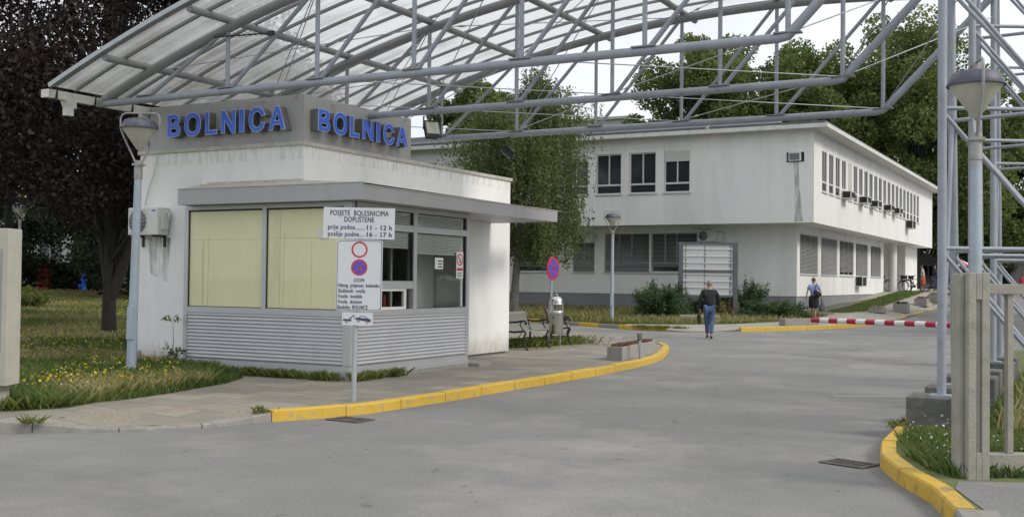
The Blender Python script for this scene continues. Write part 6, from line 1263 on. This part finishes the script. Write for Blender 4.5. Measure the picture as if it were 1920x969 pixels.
P = scatter(MEAD, 110000, -.50, -.27, 13.0, 50); P = P[patch(P) < .1]; blades('green_tufts', P, .16, .0026, 'lushgrass', .112, 'green tufts in patches of the meadow', lean=.9)
# lush green band near the pavement and lamp
LB = [(-11.3, 8.9), (-11.1, 10.1), (-11.25, 11.1), (-11.65, 12.6), (-12.1, 13.4), (-13.0, 14.05), (-15.1, 14.05), (-15.1, 12), (-13.5, 10.2), (-12.4, 8.7)]
P = scatter(LB, 60000, -.5, -.2, 11, 21, 0); blades('lush_grass', P, .075, .0022, 'lushgrass', .11, 'lush green grass round the foot of the nearest lamp', lean=.6)
for nm, mm, n, sz, lab in (('yellow_wildflowers', 'yflower', 1500, .035, 'small yellow wildflowers across the meadow'), ('white_wildflowers', 'wflower', 500, .026, 'small white wildflowers across the meadow')):
    P = scatter(MEAD, n*3, -.49, -.30, 14, 60); c = np.sin(P[:, 0]*.9)+np.cos(P[:, 1]*.8+P[:, 0]*.3); P = P[c > .2][:n]; heads(nm, P, .20, sz, mm, .12, lab)
VG = [(-27, 38.9), (-20.35, 38.0), (-17.5, 37.3), (-15.5, 37.6), (-13.6, 38.3), (-12.2, 39.7), (-11.1, 42.8), (-10.2, 46.8), (-11.9, 47.9), (-27, 47.9)]
P = scatter(VG, 60000, -.06, .30, 37, 56, 0); blades('verge_grass', P, .10, .003, 'grass', .10, 'rough grass on the verge in front of the hospital')
P = scatter(VG, 14000, -.06, .30, 37, 56, 0); blades('verge_dry_grass', P, .2, .003, 'drygrass', .10, 'dry stalks on the verge in front of the hospital', lean=.6)
BK = [(-10.95, 49.5), (-10.1, 48.8), (-9.5, 50.4), (-9.5, 69), (-10.95, 69)]
P = scatter(BK, 12000, .2, .42, 45, 75, 0); blades('bank_grass', P, .07, .008, 'lushgrass', .10, 'mown grass bank along the side wing')
ISL = [(-1.5, 30), (-2.15, 26), (-2.1, 20), (-2.0, 15.5), (-1.93, 14.1), (-1.85, 12.6), (-1.8, 11.5), (-1.62, 10.7), (-1.35, 10.0), (-1.02, 9.55), (-.8, 9.85), (2.7, 11.9), (8, 14.6), (25, 23), (25, 31), (8, 30.8)]
P = scatter(ISL, 130000, .30, .72, 9.0, 32); P = P[~((P[:, 0] < -1.25) & (P[:, 1] > 12.3))]; blades('island_grass', P, .10, .002, 'lushgrass', .11, 'unkempt grass on the right island behind the fence', lean=.7)
P = scatter(ISL, 14000, .30, .72, 11.3, 32); P = P[P[:, 0] > -1.0]; blades('island_dry_grass', P, .26, .002, 'drygrass', .11, 'dry tall grass stalks on the right island', lean=.5)
P = scatter(ISL, 120, .3, .47, 9.3, 14); heads('island_wildflowers', P, .15, .025, 'wflower', .11, 'small white flower heads in the island grass')
# weeds at the foot of the walls and kerbs
def weeds(name, segs, n, h, mname, label):
    L = []
    for (x0, y0), (x1, y1), wd, wt in segs:
        m_ = int(n*wt); t_ = NP.uniform(0, 1, m_); c_ = NP.uniform(0, 1, max(3, int(len(t_)/90))); t_ = np.clip(c_[NP.integers(len(c_), size=len(t_))]+NP.normal(size=len(t_))*.012, 0, 1); L.append(np.stack([x0+(x1-x0)*t_+NP.normal(size=len(t_))*wd, y0+(y1-y0)*t_+NP.normal(size=len(t_))*wd], 1))
    return blades(name, np.concatenate(L), h, .002, mname, .11, label, lean=1.1, hv=.8)
weeds('wall_weeds', [((-13.8, 13.72), (-10.4, 13.72), .05, 1), ((-10.22, 13.8), (-10.22, 15.3), .04, .35)], 2200, .095, 'grass', 'weeds growing along the foot of the gatehouse bay')
weeds('bench_weeds', [((-12.6, 22.3), (-12.0, 25.5), .3, 1)], 3000, .13, 'grass', 'grass growing under the park benches')
weeds('kerb_weeds', [((-8.78, 9.95), (-8.68, 10.2), .035, .06), ((-10.2, 7.93), (-9.95, 8.1), .02, .06), ((-14.5, 35.9), (-12.6, 35.7), .1, .8), ((-2.05, 12.7), (-1.98, 13.2), .05, .12)], 1400, .06, 'grass', 'dry weeds growing out of the kerb joints')
# sapling beside the bay
e = empty('sapling', (-13.95, 13.72, .12)); tag(e, 'thin leafy sapling growing at the corner of the gatehouse bay', 'sapling')
k = MB(); k.tube([(0, 0, 0), (.03, -.02, .45), (.0, -.01, .9)], [.008, .006, .003], 5); k.build('stem', 'bark_grey', e)
C0 = np.concatenate([NP.normal(size=(60, 3))*[.1, .08, .07]+[.05, 0, .28], NP.normal(size=(26, 3))*[.09, .08, .04]+[0, 0, .88]]); quads('leaves', C0, .09, 'plane', e, asp=.4)
# litter
k = MB(); k.add([(-.08, 0, .01), (.0, -.04, .03), (.09, .0, .012), (.05, .06, .045), (-.04, .06, .02)], [(0, 1, 3), (1, 2, 3), (0, 3, 4)]); o = k.build('crumpled_paper', 'paper'); o.location = (-12.25, 12.55, .125); tag(o, 'crumpled white paper lying at the grass edge near the bay', 'litter')
